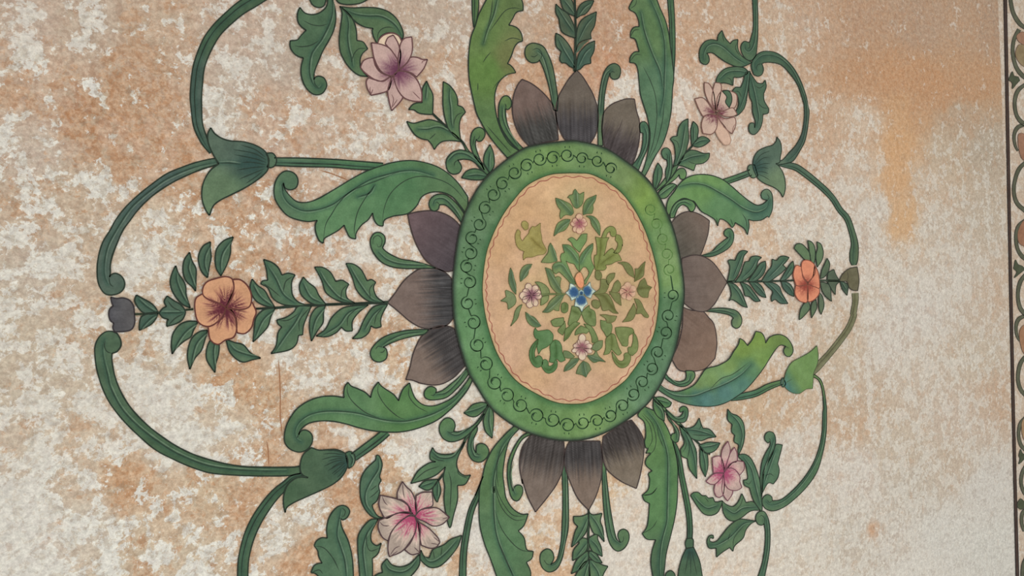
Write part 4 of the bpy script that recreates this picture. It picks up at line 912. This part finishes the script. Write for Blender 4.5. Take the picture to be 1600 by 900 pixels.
F('leaf', G, '1160,455* 1210,447 1260,480 1300,560 1330,660 1345,800 1345,890 1300,840 1270,780 1250,710* 1210,690 1202,650* 1235,640 1230,580 1215,520 1170,475', '1200,470 1260,560 1290,680 1330,840', lines=('1210,660 1245,680 1265,650',))
F('curl', G, '1395,362* 1370,335 1370,300 1395,272 1435,280 1452,320 1450,370 1430,440 1390,520 1360,600 1345,780 1335,700 1335,600 1350,500 1380,430 1410,380 1410,345', '1440,330 1400,450 1350,600', lines=('1395,362 1412,340 1400,320',))
F('leaf', G, '1445,400* 1460,370 1507,375* 1490,440 1470,520* 1482,570 1470,630 1435,680* 1400,670 1375,700 1345,760* 1345,650 1370,540', '1450,420 1400,560 1360,680', lines=('1365,620 1410,600 1440,620',))
T(960, 720)
F('leaf', G, '590,270* 610,248 650,245 680,270 710,270* 730,290 765,285* 780,320 800,320 840,310* 820,370 790,410 740,425 690,410 640,350', '610,270 660,330 720,370 800,350', lines=('700,280 730,320', ))
F('leaf', G, '835,310* 870,340 920,355 960,320 990,255* 1005,285 1022,325* 1080,320 1130,385* 1080,385 1040,400 990,440 930,468 880,455 845,400', '860,370 930,410 1000,370 1100,360', lines=('1000,280 980,340 940,390',))
F('leaf', G, '1100,468* 1040,460 970,455 900,500 840,570 800,620 768,635* 740,625 742,600 768,605* 765,580 735,585 717,630 735,680 790,680* 792,750* 840,710 895,675* 920,705* 935,660 1000,600 1020,540 1060,490', '1090,470 1000,490 900,590 800,650 750,655', lines=('1000,510 930,600 920,680', '900,560 880,620'))
thing('lily_flower', 'small pink seven-petalled flower at lower right', 'painted flower', FL_G, 5)
T(920, 620)
K = dict(c0=(152, 68, 98), c1=(198, 170, 160), r=32, pw=1.0, st=.8, pen=(108, 66, 78), tip=(158, 136, 130), ctr=(1129, 738))
P2('955,475* 990,462 1025,470 1050,560 1048,590* 990,590 965,595*', **K)
P2('1050,590* 1030,520 1028,440 1045,390 1078,345* 1095,400 1090,450 1060,540', **K)
P2('1055,580* 1080,480 1100,430 1130,392* 1148,440 1148,500 1110,515', **K)
P2('1050,590* 1085,530 1140,500 1200,505* 1205,560 1170,610* 1130,570', **K)
P2('1045,600* 1000,630 970,720 985,775* 1010,785* 1040,760 1050,680', **K)
P2('1040,610* 1030,720 1045,770 1075,812* 1110,760 1112,720 1070,700', **K)
P2('1045,595* 970,600 905,658* 940,680 975,682* 1020,640', **K)
P2('1045,595* 1080,555 1130,565 1170,620 1170,660 1187,705* 1150,728 1090,722 1055,680', **K)
thing('scroll_stem', 'green stem curving from the lower right bell down to a curl', 'painted stem', SC_G, 2)
T(1060, 620)
F('stem', G, '@1020,480 1240,540* 1290,570 1320,650 1330,780 @1060,620 1125,130 1120,270 1095,400 1050,520 980,630 890,730 800,800 730,812* 725,780 690,762 655,790 650,830 680,875 740,890 820,860 900,800 1000,700 1080,580 1125,430 1150,280 1153,100 @1020,480 1350,760 1335,650 1310,570 1260,525*',
  '@1060,620 1135,30 1138,200 1110,400 1040,560 940,700 820,810 720,845 680,820', lines=('730,812 705,825 690,805',))
thing('scroll_stem', 'green stem rising from the bottom edge to a knob at lower right', 'painted stem', SC_G, 2)
T(960, 720)
F('stem', G, '1110,925* 1150,800 1170,680 1175,560 1165,490* 1150,502 1120,495 1100,460 1105,420 1130,395 1165,395 1190,430 1208,500 1212,620 1200,750 1165,925*', '1180,440 1192,560 1188,700 1150,880', lines=('1165,490 1170,450 1145,425 1125,440',))
thing('trumpet_bell', 'yellow-green bell with blue base at the right, between two thin stems', 'painted bell', TR_G, 4)
T(1020, 480)
B('stalk', G, '600,715,30 700,695,48 800,670,48 900,620,46 1000,585,34')
F('calyx', ('flat', (74, 100, 84), (40, 56, 48)), '1010,548* 995,570 990,600 1010,625* 1030,600')
F('bell', ('lin', 1222, 600, 1242, 588, (62, 104, 104), (104, 134, 80), .2), '1275,300* 1285,380 1275,450 1250,510 1245,570 1240,635* 1190,640 1140,672 1090,670 1040,640 1015,600 1020,560 1040,490 1080,430 1150,390 1220,350', '1030,590 1080,560', pen=(66, 82, 52), lk=.7)
thing('scroll_stem', 'thin olive stem from the small bud at right down to the lower right bell', 'painted stem', SC_G, 1)
B('stem', ('flat', (116, 116, 88), (76, 74, 56)), '@1040,320 1478,690,50 1480,760,44 1465,850,44 @1020,480 1570,60,44 1530,160,46 1460,260,48 1380,360,48 1290,460,56 1240,510,50', lk=.7)
thing('scalloped_leaf', 'scalloped leaf shading from yellow-green to blue, right of the medallion', 'painted leaf', AC_G, 5)
GREEN += [(1100, 621, 66, 114, 108), (1130, 610, 68, 116, 108), (1065, 612, 66, 104, 78), (1155, 598, 70, 118, 104), (1170, 575, 84, 128, 90), (1110, 595, 112, 144, 84), (1090, 600, 108, 138, 82), (1140, 575, 116, 146, 80), (1160, 545, 112, 142, 66), (1185, 530, 114, 144, 66), (1215, 530, 104, 132, 68), (1085, 618, 66, 112, 100)]
F('leaf', (G, .55), '35,590* 90,635 170,658 250,640 320,600 370,530 410,480 500,455 580,410 620,350 660,290 670,243* 700,260 732,300* 770,250 795,188* 840,200 865,240 872,280* 910,230 980,213 1040,240 1080,300 1085,350 1060,385 1030,378 1012,340 1030,305* 990,295 950,330 910,390 860,470 800,550 720,640 640,700 560,745 460,772 340,770 220,745 120,700 20,635*',
  '40,615 150,685 300,695 420,655 560,600 680,530 760,450', lines=('430,650 520,560 620,520 740,430', '1030,305 1050,320'))
thing('curled_tendril', 'green tendril hooked below the lower right side petal of the medallion', 'painted tendril', TE_G, 4)
F('tendril', G, '95,520* 130,560 190,580 240,570 255,540 250,495* 310,500 322,540 290,590 240,618 180,612 120,580 85,545', '110,550 190,600 270,580 290,530')
thing('curled_tendril', 'green tendril with drooping tip below the middle petal right of the medallion', 'painted tendril', TE_G, 3)
F('tendril', G, '400,30* 470,10 560,8 640,25 680,65 690,110 675,150 645,165 615,145 612,105 625,85* 590,60 500,42', '440,25 560,32 640,60')
# ================================================================= the medallion
T(0, 0, 1)
OUTER = '885,221 905,222 943,232 978,254 1003,274 1022,297 1040,332 1053,368 1062,410 1067,455 1063,495 1054,542 1040,580 1025,609 1007,633 977,656 940,677 905,687 870,687 838,680 806,667 768,639 742,601 728,575 711,515 706,460 708,420 718,356 736,310 763,273 809,237 838,227'
INNER = '880,271 902,271 926,274 962,295 985,321 1003,353 1016,388 1024,420 1028,455 1025,495 1018,527 1003,556 985,582 972,597 944,617 915,629 885,631 862,627 838,616 810,599 792,580 773,548 760,508 754,476 752,446 757,402 765,375 780,343 796,319 822,290 855,274'
out_pts = closed(parse(OUTER))[0][:-1]; in_pts = closed(parse(INNER))[0][:-1]
CX, CY = 892.0, 452.0
def table(pts):
    t = sorted((math.atan2(p[1] - CY, p[0] - CX), math.hypot(p[0] - CX, p[1] - CY)) for p in pts)
    return t
TO, TI = table(out_pts), table(in_pts)
def look(t, a):
    import bisect
    i = bisect.bisect(t, (a, 0)) % len(t)
    (a0, r0), (a1, r1) = t[i - 1], t[i]
    d = (a1 - a0) % (2 * math.pi) or 1
    return r0 + (r1 - r0) * (((a - a0) % (2 * math.pi)) / d)
RC = [(-180, 84, 126, 86), (-150, 76, 112, 80), (-125, 76, 112, 72), (-100, 98, 134, 74), (-85, 96, 130, 80), (-65, 100, 126, 76), (-52, 112, 144, 66), (-35, 92, 130, 76), (-18, 110, 142, 86), (-3, 108, 144, 84), (6, 78, 118, 82), (25, 72, 112, 80), (42, 76, 116, 86), (60, 84, 124, 90), (80, 104, 140, 80), (100, 88, 128, 74), (130, 86, 132, 82), (160, 82, 128, 84), (180, 84, 126, 86)]
def ring_col(x, y):
    a = math.atan2(y - CY, x - CX); deg = math.degrees(a)
    ro, ri = look(TO, a), look(TI, a)
    t = (math.hypot(x - CX, y - CY) - ri) / (ro - ri)
    for i in range(len(RC) - 1):
        if RC[i][0] <= deg <= RC[i + 1][0]:
            c = mixc(RC[i][1:], RC[i + 1][1:], (deg - RC[i][0]) / (RC[i + 1][0] - RC[i][0])); c = (c[0] * .78 + 30, c[1] * .82 + 26, c[2] * .85 + 18); break
    w = ro - ri
    edge = math.exp(-((1 - t) * w / 4.5) ** 2)
    inn = math.exp(-(t * w / (5.0 if -140 < deg < 20 else 7.5)) ** 2)
    n = nz(x, y, 22) * 12 + nz(x, y, 8, 3) * 5
    c = mixc(c, (44, 62, 50), edge * .85)
    c = mixc(c, (52, 92, 58), inn * .65)
    return [q + n for q in c]
_old_shader = shader
def shader(style, veins):
    if style[0] == 'fn': return style[1], style[2]
    return _old_shader(style, veins)
HALO = [(902, 320, 34), (902, 350, 24), (903, 400, 40), (905, 380, 30), (900, 440, 42), (905, 470, 42), (870, 425, 34), (940, 430, 34), (830, 460, 30), (860, 470, 34), (975, 460, 34), (940, 480, 34), (905, 520, 34), (905, 550, 30), (850, 540, 26), (965, 540, 28), (950, 385, 30), (855, 400, 16)]
def panel_col(x, y):
    c = mixc((194, 158, 120), (192, 157, 128), max(0, min(1, (y - 260) / 380 + nz(x, y, 70))))
    h = max(math.exp(-((x - a) ** 2 + (y - b) ** 2) / (r * r)) for a, b, r in HALO)
    c = mixc(c, (178, 160, 118), h * .7)
    n = nz(x, y, 40) * 10 + nz(x, y, 14, 4) * 6
    a = math.atan2(y - CY, x - CX); ri = look(TI, a)
    e = math.exp(-((ri - math.hypot(x - CX, y - CY)) / 3.5) ** 2)
    c = mixc(c, (176, 152, 112), e * .8)
    return [q + n for q in c]
thing('oval_medallion', 'big oval medallion with a green scrollwork rim and a tan centre panel', 'painted medallion', None, 6)
F('rim', ('fn', ring_col, (44, 52, 42)), [(p, False) for p in out_pts[::3]], grid=3.0, lk=1.3)
F('panel', ('fn', panel_col, (60, 74, 44)), [(p, False) for p in in_pts[::3]], grid=3.6, lk=.9)
wl = []
for i in range(0, 721):
    a = -math.pi + i * math.pi / 360
    deg = math.degrees(a)
    r = look(TI, a) - 6.0 - 1.3 * math.sin(i * .46)
    wl.append((CX + r * math.cos(a), CY + r * math.sin(a)))
strokes('wavy_line', [wl], (150, 92, 76), 1.5, taper=False)
CURLS = [(757, 325), (748, 350), (736, 372), (734, 395), (728, 416), (732, 440), (729, 473), (738, 503), (744, 538), (757, 568), (771, 597), (790, 617), (811, 632), (836, 649), (861, 655), (884, 664), (908, 660), (930, 657), (951, 649), (970, 634), (987, 616), (1001, 597), (1016, 576), (1025, 551), (1038, 520), (1042, 494), (1049, 462), (1044, 422), (1040, 398), (1034, 374), (1024, 351), (1015, 328), None, None, (953, 264), (932, 252), (908, 248), (885, 243), (863, 247), (842, 249), (822, 259), (803, 270), (784, 287), (770, 304)]
def curl_chain():
    soft, firm = [], []
    n = len(CURLS)
    for i in range(n):
        c = CURLS[i]; nx_ = CURLS[(i + 1) % n]
        if c is None: continue
        a0 = math.atan2(c[1] - CY, c[0] - CX)
        side = 1 if i % 2 == 0 else -1
        tx, ty = math.sin(a0), -math.cos(a0); rx, ry = math.cos(a0), math.sin(a0)
        q = 1.0 if c[1] > 480 or c[0] > 1000 else .8
        R0 = (10.5 if c[0] < 900 else 9.3) * (.92 if c[1] < 480 else 1)
        def at_(th, r): return (c[0] + r * (math.cos(th) * tx + side * math.sin(th) * rx), c[1] + r * (math.cos(th) * ty + side * math.sin(th) * ry))
        wave = [at_(math.pi * (1 - k / 14.0), R0) for k in range(15)]
        pts = [at_(-math.pi * 1.55 * k / 22.0, R0 * (1 - .64 * k / 22.0)) for k in range(23)]
        pts = wave[9:] + pts[1:]
        if nx_ is not None:
            b0 = math.atan2(nx_[1] - CY, nx_[0] - CX); s2 = -side
            nxt = [(nx_[0] + R0 * (math.cos(th) * math.sin(b0) + s2 * math.sin(th) * math.cos(b0)), nx_[1] + R0 * (math.cos(th) * -math.cos(b0) + s2 * math.sin(th) * math.sin(b0))) for th in (math.pi, math.pi * .9)]
            (soft if -60 < math.degrees(a0) < -2 else firm).append(spline([wave[13], wave[14], nxt[0], nxt[1]], 2))
        (soft if -60 < math.degrees(a0) < -2 else firm).append(wave)
        faint = -60 < math.degrees(a0) < -2
        (soft if faint else firm).append(pts)
        if not faint:                              # little tear strokes outside each curl
            for e in (-.25, .25):
                bx, by = c[0] - side * rx * 14.5 + tx * e * 12, c[1] - side * ry * 14.5 + ty * e * 12
                firm.append([(bx, by), (bx + side * rx * 2.2 + tx * e * 3, by + side * ry * 2.2 + ty * e * 3), (bx + side * rx * 3.5, by + side * ry * 3.5)])
            dx, dy = c[0] - tx * 3, c[1] - ty * 3
            firm.append([(dx - rx * 3, dy - ry * 3), (dx - tx * 1.8, dy - ty * 1.8), (dx + rx * 3, dy + ry * 3)])
    return soft, firm
soft, firm = curl_chain()
strokes('scrollwork', firm, (38, 64, 40), 1.9)
strokes('faint_scrollwork', soft, (84, 118, 62), 1.4)
CUR['parts'][-2]['label'] = 'dark green curls drawn along the rim'
CUR['parts'][-1]['label'] = 'faint green curls drawn along the rim'

# ---------------------------------------------------------------- posy inside the medallion
PL = 8
OLP = (96, 92, 54)
def Q(name, label, cat, group, items, style=G, layer=PL, pen=(82, 94, 56)):
    thing(name, label, cat, group, layer)
    for it in items:
        if isinstance(it, str): it = (it,)
        F('leaf', style, it[0], *it[1:], pen=pen, lk=.6, vw=.6)
PG = 'leaf sprigs painted inside the medallion'
PF = 'little flowers painted inside the medallion'
T(780, 280, 10)
Q('leaf_sprig', 'five small leaves around the topmost little flower inside the medallion', 'painted leaves', PG, [
 ('1165,160* 1215,230 1240,240 1300,205* 1295,300 1275,390 1230,440 1185,460 1140,430 1110,370 1075,300 1045,295* 1080,255 1125,245 1140,190', '1175,200 1180,300 1188,420'),
 ('860,300* 930,320 1010,355 1080,390 1120,440 1140,530* 1110,565 1090,570* 1020,560 970,590 935,628* 925,560 940,490* 900,440 870,370', '890,330 990,420 1100,540'),
 ('1497,252* 1475,340 1440,400* 1445,470 1425,540* 1340,545 1290,562* 1288,480 1300,400 1350,320 1420,285', '1460,300 1380,400 1310,530'),
 ('1335,580* 1400,575 1470,600 1530,670 1555,760 1548,885* 1480,800 1420,710 1400,630', '1400,600 1480,700 1535,840'),
 ('1085,635* 1060,720 1000,800 900,840 833,892* 850,800 890,700 960,650 1020,630', '1070,650 950,740 860,850')])
def floret(name, label, cx, cy, r, petals, c0, c1, pen, layer=PL + 1, sq=1.0, rot=0, cr=.42):
    """small flower: petals = list of (angle deg, length factor, width factor)"""
    T(0, 0, 1)
    thing(name, label, 'painted flower', PF, layer)
    for (a, lf, wf) in petals:
        a = math.radians(a + rot); L = r * lf; W = r * wf
        ux, uy = math.cos(a), math.sin(a) ; vx, vy = -uy, ux
        P_ = [((cx, cy), True)]
        for (l, w) in ((.35, .6), (.7, 1.0), (.92, .6)):
            P_.append(((cx + ux * L * l * sq + vx * W * w * sq, cy + uy * L * l + vy * W * w), False))
        P_.append(((cx + ux * L * sq, cy + uy * L), lf > 1.0))
        for (l, w) in ((.92, .6), (.7, 1.0), (.35, .6)):
            P_.append(((cx + ux * L * l * sq - vx * W * w * sq, cy + uy * L * l - vy * W * w), False))
        F('petal', ('rad', cx, cy, r * .95, c0, c1, cr * 1.6, .3), P_, pen=pen, lk=.5, grid=1.6)
floret('small_flower', 'topmost little pink flower inside the medallion', 902.5, 350, 15, [(60, .9, .3), (0, .85, .3), (180, .9, .28), (125, 1.0, .3), (-35, .8, .3), (-145, .8, .3), (-90, 1.05, .36), (90, 1.05, .36)], (130, 62, 82), (204, 172, 142), (150, 104, 92), cr=.6)
floret('small_flower', 'little mauve flower at the left of the posy inside the medallion', 828, 461, 19, [(-150, .8, .28), (-110, 1.02, .28), (-60, .9, .28), (-20, .8, .26), (10, .85, .26), (65, 1.0, .26), (100, 1.08, .3), (140, .9, .3), (175, 1.0, .32)], (122, 72, 92), (204, 182, 156), (120, 84, 88), cr=.6)
floret('small_flower', 'faded little pink flower at the right of the posy inside the medallion', 978, 456, 15, [(-90, 1.0, .36), (-30, .95, .36), (20, .85, .33), (75, .9, .33), (130, .85, .33), (180, .85, .36), (-140, .8, .36)], (164, 106, 98), (196, 162, 134), (172, 136, 112), cr=.55)
floret('small_flower', 'bottom little mauve flower inside the medallion', 907, 543, 18, [(-150, .7, .22), (-45, .8, .24), (-115, .75, .2), (-12, .9, .24), (25, .95, .2), (60, .8, .2), (160, .95, .2), (195, .8, .2), (125, .8, .22), (-90, 1.2, .3), (90, 1.1, .32)], (126, 70, 84), (204, 186, 162), (130, 96, 92), cr=.6)
T(780, 370, 10)
Q('leaf_sprig', 'pale olive lobed leaf with a curl, faded, at the upper left inside the medallion', 'painted leaves', PG, [
 ('@780,280 380,800* 330,730 340,670 390,660 430,700 430,780*',),
 ('@780,280 450,800* 500,740 540,750 622,690* 620,800 640,900 @780,370 650,80 720,210* 680,270 580,290 490,320 400,325 358,367* 353,290 370,230* 300,200 250,130 230,20 @780,280 235,860 270,790 312,830* 305,900 @780,370 340,70 380,20 @780,280 440,850', '@780,370 480,20 560,110 660,190')],
 style=('flat', (148, 138, 82)), pen=(120, 108, 62))
T(880, 370, 10)
Q('leaf_sprig', 'olive jar-shaped leaf with a hooked curl at the upper right inside the medallion', 'painted leaves', PG, [
 ('@900,300 370,740* 395,660 440,580 510,540 570,555 603,620 598,690 560,702 520,680 508,620* 470,640 440,720 420,765',),
 ('@900,300 600,670* 660,680 700,760 700,850 @880,370 900,120 880,200 830,260 760,250* 810,190 830,110 800,70 @900,300 590,750',),
 ('480,5* 560,20 692,15* 660,80 640,180 610,300* 680,220 740,180* 800,240 850,290 888,370* 800,390 720,430 640,442* 652,480 620,520 570,527 480,520* 468,450 458,350 470,290* 500,285 503,150', '560,40 560,200 540,350 500,500', '780,280 680,340 560,430')],
 style=('flat', (124, 132, 76)), pen=(92, 92, 50))
Q('leaf_sprig', 'spray of bright green leaves above the blue flower inside the medallion', 'painted leaves', PG, [
 ('350,-45* 340,60 300,130 260,190 235,245* 180,200 130,150 110,100 48,45* 110,12 160,40 190,65* 240,0 270,-35',),
 ('@780,370 965,125* 1060,130 1110,160 1160,210 1200,260 1220,300 1230,545* 1190,500 1150,430 1080,408 1020,380* 1040,430 1080,530 1120,620 1175,740* 1100,740 1060,690 950,580 910,550 860,582 818,540* 810,470 840,420 900,395 952,400* 935,330 950,270 1000,250* 980,190', '@780,370 1000,160 1110,260 1200,400', '@780,370 850,470 950,450 1060,600 1140,710'),
 ('@780,370 1442,105* 1440,190 1410,290 1420,380 1462,480* 1430,540 1400,600 1350,690 1325,745* 1290,720 1370,600 1375,540 1335,478* 1290,475 1235,545* 1225,450 1235,330 1270,260 1320,200 1370,150', '@780,370 1420,140 1330,250 1250,400'),
 ('@780,370 698,485* 780,510 820,560 850,640* 900,620 947,650* 930,720 930,800 955,880 1000,905* 900,890 830,830 780,760 740,640', '@780,370 720,510 800,640 900,800 980,900'),
 ('@780,370 780,98* 820,170 860,250 882,382* 820,400 740,410 633,400* 680,330 740,250 750,160', '@780,370 790,140 830,260 870,370')], layer=PL)
T(770, 430, 10)
Q('leaf_sprig', 'leaves around the little mauve flower at the left inside the medallion', 'painted leaves', PG, [
 ('103,402* 190,340* 178,240 250,260 310,300 342,380 320,460 220,535* 200,430',),
 ('437,458* 400,560 360,680 258,795* 300,690 330,560 380,490',),
 ('490,575* 560,630 630,660 733,790* 660,812 570,780 510,700', '500,600 600,700 710,790'),
 ('640,110* 700,108 790,150 850,220 868,292* 790,325 740,300 715,200',),
 ('735,345* 800,325 855,320* 835,400 760,460 725,470*',),
 ('980,312* 1095,298* 1060,380 1020,480 1010,555* 960,550 930,530* 850,580 755,578* 820,500 880,400', '1070,310 940,440 800,560'),
 ('@780,370 155,488* 190,560 210,650 240,750 240,900* 180,830 135,730 130,620', '@780,370 160,540 190,700 230,850'),
 ('@780,370 492,430* 440,520 420,600 310,702* 303,600 330,500 400,440', '@780,370 470,450 380,560 320,680'),
 ('700,300* 860,288 1110,290 1110,305* 860,305 740,318',)], layer=PL)
Q('leaf_sprig', 'olive leaves around the faded pink flower at the right inside the medallion', 'painted leaves', PG, [
 ('@880,370 828,408* 920,393 1000,420 1060,500 1088,642* 1000,590 950,520 900,440',),
 ('@880,370 1257,388* 1240,500 1220,620 1088,702* 1100,600 1100,500* 1150,500 1190,450', '@880,370 1230,430 1170,560 1100,690'),
 ('@880,370 1243,648* 1270,700 1285,755* 1360,790* @880,430 1315,250 1300,348* 1220,345 1160,300 1130,220 @880,370 1150,780 1180,700', '@880,430 1130,210 1220,205 1330,200'),
 ('@880,370 785,568* 770,640 720,700 680,755* 650,700 660,630 710,580',),
 ('@880,370 560,665* 640,670 690,740 660,830 620,880 500,895 435,895* 540,820 560,740',),
 ('@880,370 480,540* 530,530 575,580 575,640 530,680 480,640',),
 ('@880,370 830,678* 870,740 860,820 800,880 700,900* 740,820 780,720',),
 ('@880,430 1088,368* 1150,380 1200,440 1240,530 1312,640 1298,665* 1240,650 1200,600 1115,605* 1130,500 1110,430',),
 ('@880,430 1080,438* 1112,540 1090,640 1030,710 898,732* 960,660 1000,580 1050,500',),
 ('@880,430 695,258* 760,270 850,290 870,380 882,475* 800,420 740,340',),
 ('@880,430 465,303* 560,290 660,290 720,360 760,450 790,540 838,597* 760,590 690,540* 640,552 590,548 570,480 540,380', '@880,430 500,300 620,330 700,450 810,580'),
 ('@880,430 430,400* 480,385 540,410 555,470 510,520 450,500 420,450',),
 ('@880,430 552,620* 640,615 700,630 812,640* 780,710 720,742 655,742* 640,680',)],
 style=('flat', (112, 116, 72)), pen=(94, 92, 54), layer=PL)
T(770, 430, 10)
Q('leaf_sprig', 'soft green leaves between the blue flower and bottom flower inside the medallion', 'painted leaves', PG, [
 ('@880,500 300,60* 400,90 470,180 520,330 430,352* 420,260 380,170 330,100',),
 ('@880,500 560,0* 600,10 700,30 740,100 720,220* 660,260 620,200 570,120',),
 ('1215,480* 1190,600 1165,700 1160,780 1240,760 1310,700 1365,590* 1300,500', '1230,560 1300,590'),
 ('1485,470* 1490,520 1560,560 1582,640 1570,790 1430,740 1360,590* 1400,540', '1460,560 1510,590 1500,640'),
 ('@780,500 1240,50* 1130,160 1060,270 988,332* 1000,230 1010,150 1070,100 1150,30', '@780,500 1200,80 1090,190 1005,310'),
 ('@780,500 1255,88* 1180,160 1160,235* 1270,200 1340,210* 1380,150',),
 ('885,717* 950,680 1085,663* 1080,760 1000,800 920,790',),
 ('@780,500 1000,15* 1012,120 970,235* 895,170 960,80',),
 ('1045,500* 1060,440 1100,425 1150,460 1145,560 1090,590 1050,560', '1110,460 1120,520 1085,530')],
 style=('flat', (108, 124, 78)), pen=(78, 92, 52), layer=PL)
T(780, 500, 10)
Q('leaf_sprig', 'green bell and curls forming a ring at the lower left inside the medallion', 'painted leaves', PG, [
 ('545,123* 580,170 680,160 750,155 800,200 820,240 810,330 780,372* 720,420 640,460 595,532* 570,420 580,370 590,300* 550,290 520,220 525,160',),
 ('850,308* 910,330 950,400 965,510 1012,622* 940,652 880,605* 830,662 758,652* 780,540 770,420 800,350', '850,330 870,450 860,600'),
 ('580,300* 510,370 460,460 450,560 480,660 540,730 600,735 650,690 650,600 600,553 540,590* 530,500 560,400', '560,340 500,460 500,600 560,680'),
 ('640,720* 690,800 750,830 830,800 880,730 885,640* 850,620 830,680 780,720 745,712* 740,650 700,613 650,640', '680,750 760,780 850,700')],
 style=('flat', (86, 118, 76)), pen=(62, 86, 48), layer=PL)
T(880, 500, 10)
Q('leaf_sprig', 'green bell and olive curls forming a ring at the lower right inside the medallion', 'painted leaves', PG, [
 ('790,118* 900,108 1050,130 1085,200* 1000,250 980,400 900,400* 840,290 800,200',),
 ('720,208* 780,230 810,320 840,420 887,512* 830,547 730,452* 690,520 608,542* 640,440 640,320 670,250', '725,230 740,330 730,440'),
 ('1070,190* 1120,260 1145,370 1130,480 1055,555* 1000,520 990,430 1040,420* 1065,330',),
 ('735,490* 760,620 820,710 890,745 970,720 1020,640 1030,560* 980,510 930,530 930,600 900,640 840,630 790,560', '780,600 860,690 950,680')],
 style=('flat', (112, 124, 76)), pen=(84, 94, 50), layer=PL)
Q('leaf_sprig', 'small leaves around the bottom mauve flower inside the medallion', 'painted leaves', PG, [
 ('@780,500 985,480* 1060,490 1155,570* 1100,597 1000,585* 980,530',),
 ('@780,500 1232,598* 1180,680 1100,760 988,802* 1010,720 1080,640 1110,600', '@780,500 1200,630 1100,700 1010,780'),
 ('345,550* 450,540 490,480 530,560 637,652* 540,640 460,662 400,620', '370,560 460,610 600,640'),
 ('290,638* 370,680 412,772* 370,820 330,892* 280,860 178,832* 210,740 250,680', '285,660 300,760 325,870'),
 ('@780,500 1592,318* 1580,420 1500,480 1420,450* 1450,380 1520,330',)], layer=PL)
thing('small_flower', 'three-petalled blue flower at the heart of the posy inside the medallion', 'painted flower', PF, PL + 2)
T(770, 430, 10)
for o_, c_ in (('1180,130* 1230,150 1280,200 1318,270 1290,340 1200,397* 1180,340 1108,275* 1160,230', (894, 456.5)), ('1490,108* 1510,190 1577,250* 1530,290 1500,362* 1420,320 1385,240 1400,190 1450,160', (913.5, 455)), ('1270,350* 1340,300 1410,340 1452,450* 1400,490 1360,572* 1320,500 1248,482* 1260,420', (905, 469))):
    F('petal', ('rad', c_[0], c_[1], 11, (50, 84, 122), (190, 204, 186), 2.6, .5), o_, pen=(96, 120, 120), lk=.5, grid=1.5)
F('centre', ('rad', 905.5, 458, 4.5, (40, 70, 100), (178, 200, 190), 2.0, 0), '1350,230 1390,255 1395,290 1360,318 1320,300 1312,260', pen=(96, 120, 110), lk=.4, grid=1.5)
thing('small_bud', 'tiny salmon bud standing on the blue flower inside the medallion', 'painted bud', None, PL + 3)
T(780, 370, 10)
F('bud', ('lin', 902, 448, 903, 428, (214, 142, 104), (206, 150, 114), .2), '1150,650* 1180,580 1238,555 1280,640 1292,740 1262,800 1210,790 1170,720', pen=(120, 96, 60), lk=.6, grid=2)

# ================================================================= painted border at the right
T(0, 0, 1)
thing('border_line', 'long dark brown upright line beside the scroll border at right', 'painted line', None, 2)
B('line', ('flat', (66, 50, 42), (44, 34, 30)), '1566,-180,4.2 1570,0,4.0 1573,160,3.8 1576,320,3.6 1580,520,3.6 1584,700,3.6 1589,900,4.0 1594,1080,4.2', mid=())
thing('border_band', 'strip of dark green scroll ornament cut by the right edge of the picture', 'painted border', None, 1, keep=True)
gc = ('flat', (84, 86, 68), (52, 52, 42))
for s_ in ('1577,-10,5 1582,18,5.5 1592,36,6 1604,46,4', '1592,46,6 1584,62,5 1582,82,5 1587,104,5.5 1597,118,6 1608,126,4', '1604,130,4 1590,142,5.5 1585,160,5 1588,180,5 1597,192,6 1608,197,4', '1604,194,4 1590,199,5.5 1584,212,4.5 1586,228,3.5 1590,236,2', '1606,250,4 1592,264,5.5 1585,284,5 1584,302,5 1589,318,5.5 1602,330,6',
           '1604,342,4 1591,354,5.5 1587,372,5 1590,390,5 1598,402,6 1608,408,4', '1606,424,4 1594,440,5.5 1590,460,5 1593,480,5.5 1602,492,6', '1604,492,4 1591,499,5.5 1587,512,4.5 1589,526,3.5 1593,533,2', '1606,552,4 1594,568,5.5 1590,590,5 1594,608,5.5 1604,620,5',
           '1604,650,4 1594,662,5 1591,680,4.5 1595,696,5 1603,704,5', '1606,722,4 1597,738,5 1595,755,4.5 1600,770,5 1608,778,4', '1606,792,4 1597,802,5 1596,818,4.5 1600,830,4', '1606,866,4 1599,880,5 1597,900,5 1601,918,5'):
    B('scroll', gc, s_, mid=(), lk=.7)
for s_ in ('1575,125* 1581,112 1584,119 1590,120 1593,126* 1588,131 1581,139 1581,130', '1583,420* 1586,406 1590,413 1597,416 1601,421* 1592,428 1584,434 1588,425', '1591,712* 1594,702 1597,708 1604,712* 1597,720 1591,725 1593,717', '1589,786* 1594,779 1600,784 1604,787* 1596,796 1589,792'):
    F('fleuron', ('flat', (70, 76, 56), (50, 52, 42)), s_, lk=.6)
for s_, c_ in (('1588,56 1598,50 1608,60 1606,72 1592,66', (148, 112, 90)), ('1586,84 1592,70 1606,76 1604,104 1592,98', (134, 118, 88)), ('1590,212 1600,210 1608,226 1604,250 1594,244', (146, 108, 86)), ('1590,362 1600,344 1608,360 1606,384 1592,380', (142, 102, 78)), ('1592,520 1600,508 1608,524 1604,554 1596,546', (150, 112, 84)), ('1596,660 1606,652 1608,690 1598,684', (152, 124, 92))):
    F('petal', ('flat', c_, (110, 84, 66)), s_, lk=.5)
close_thing()
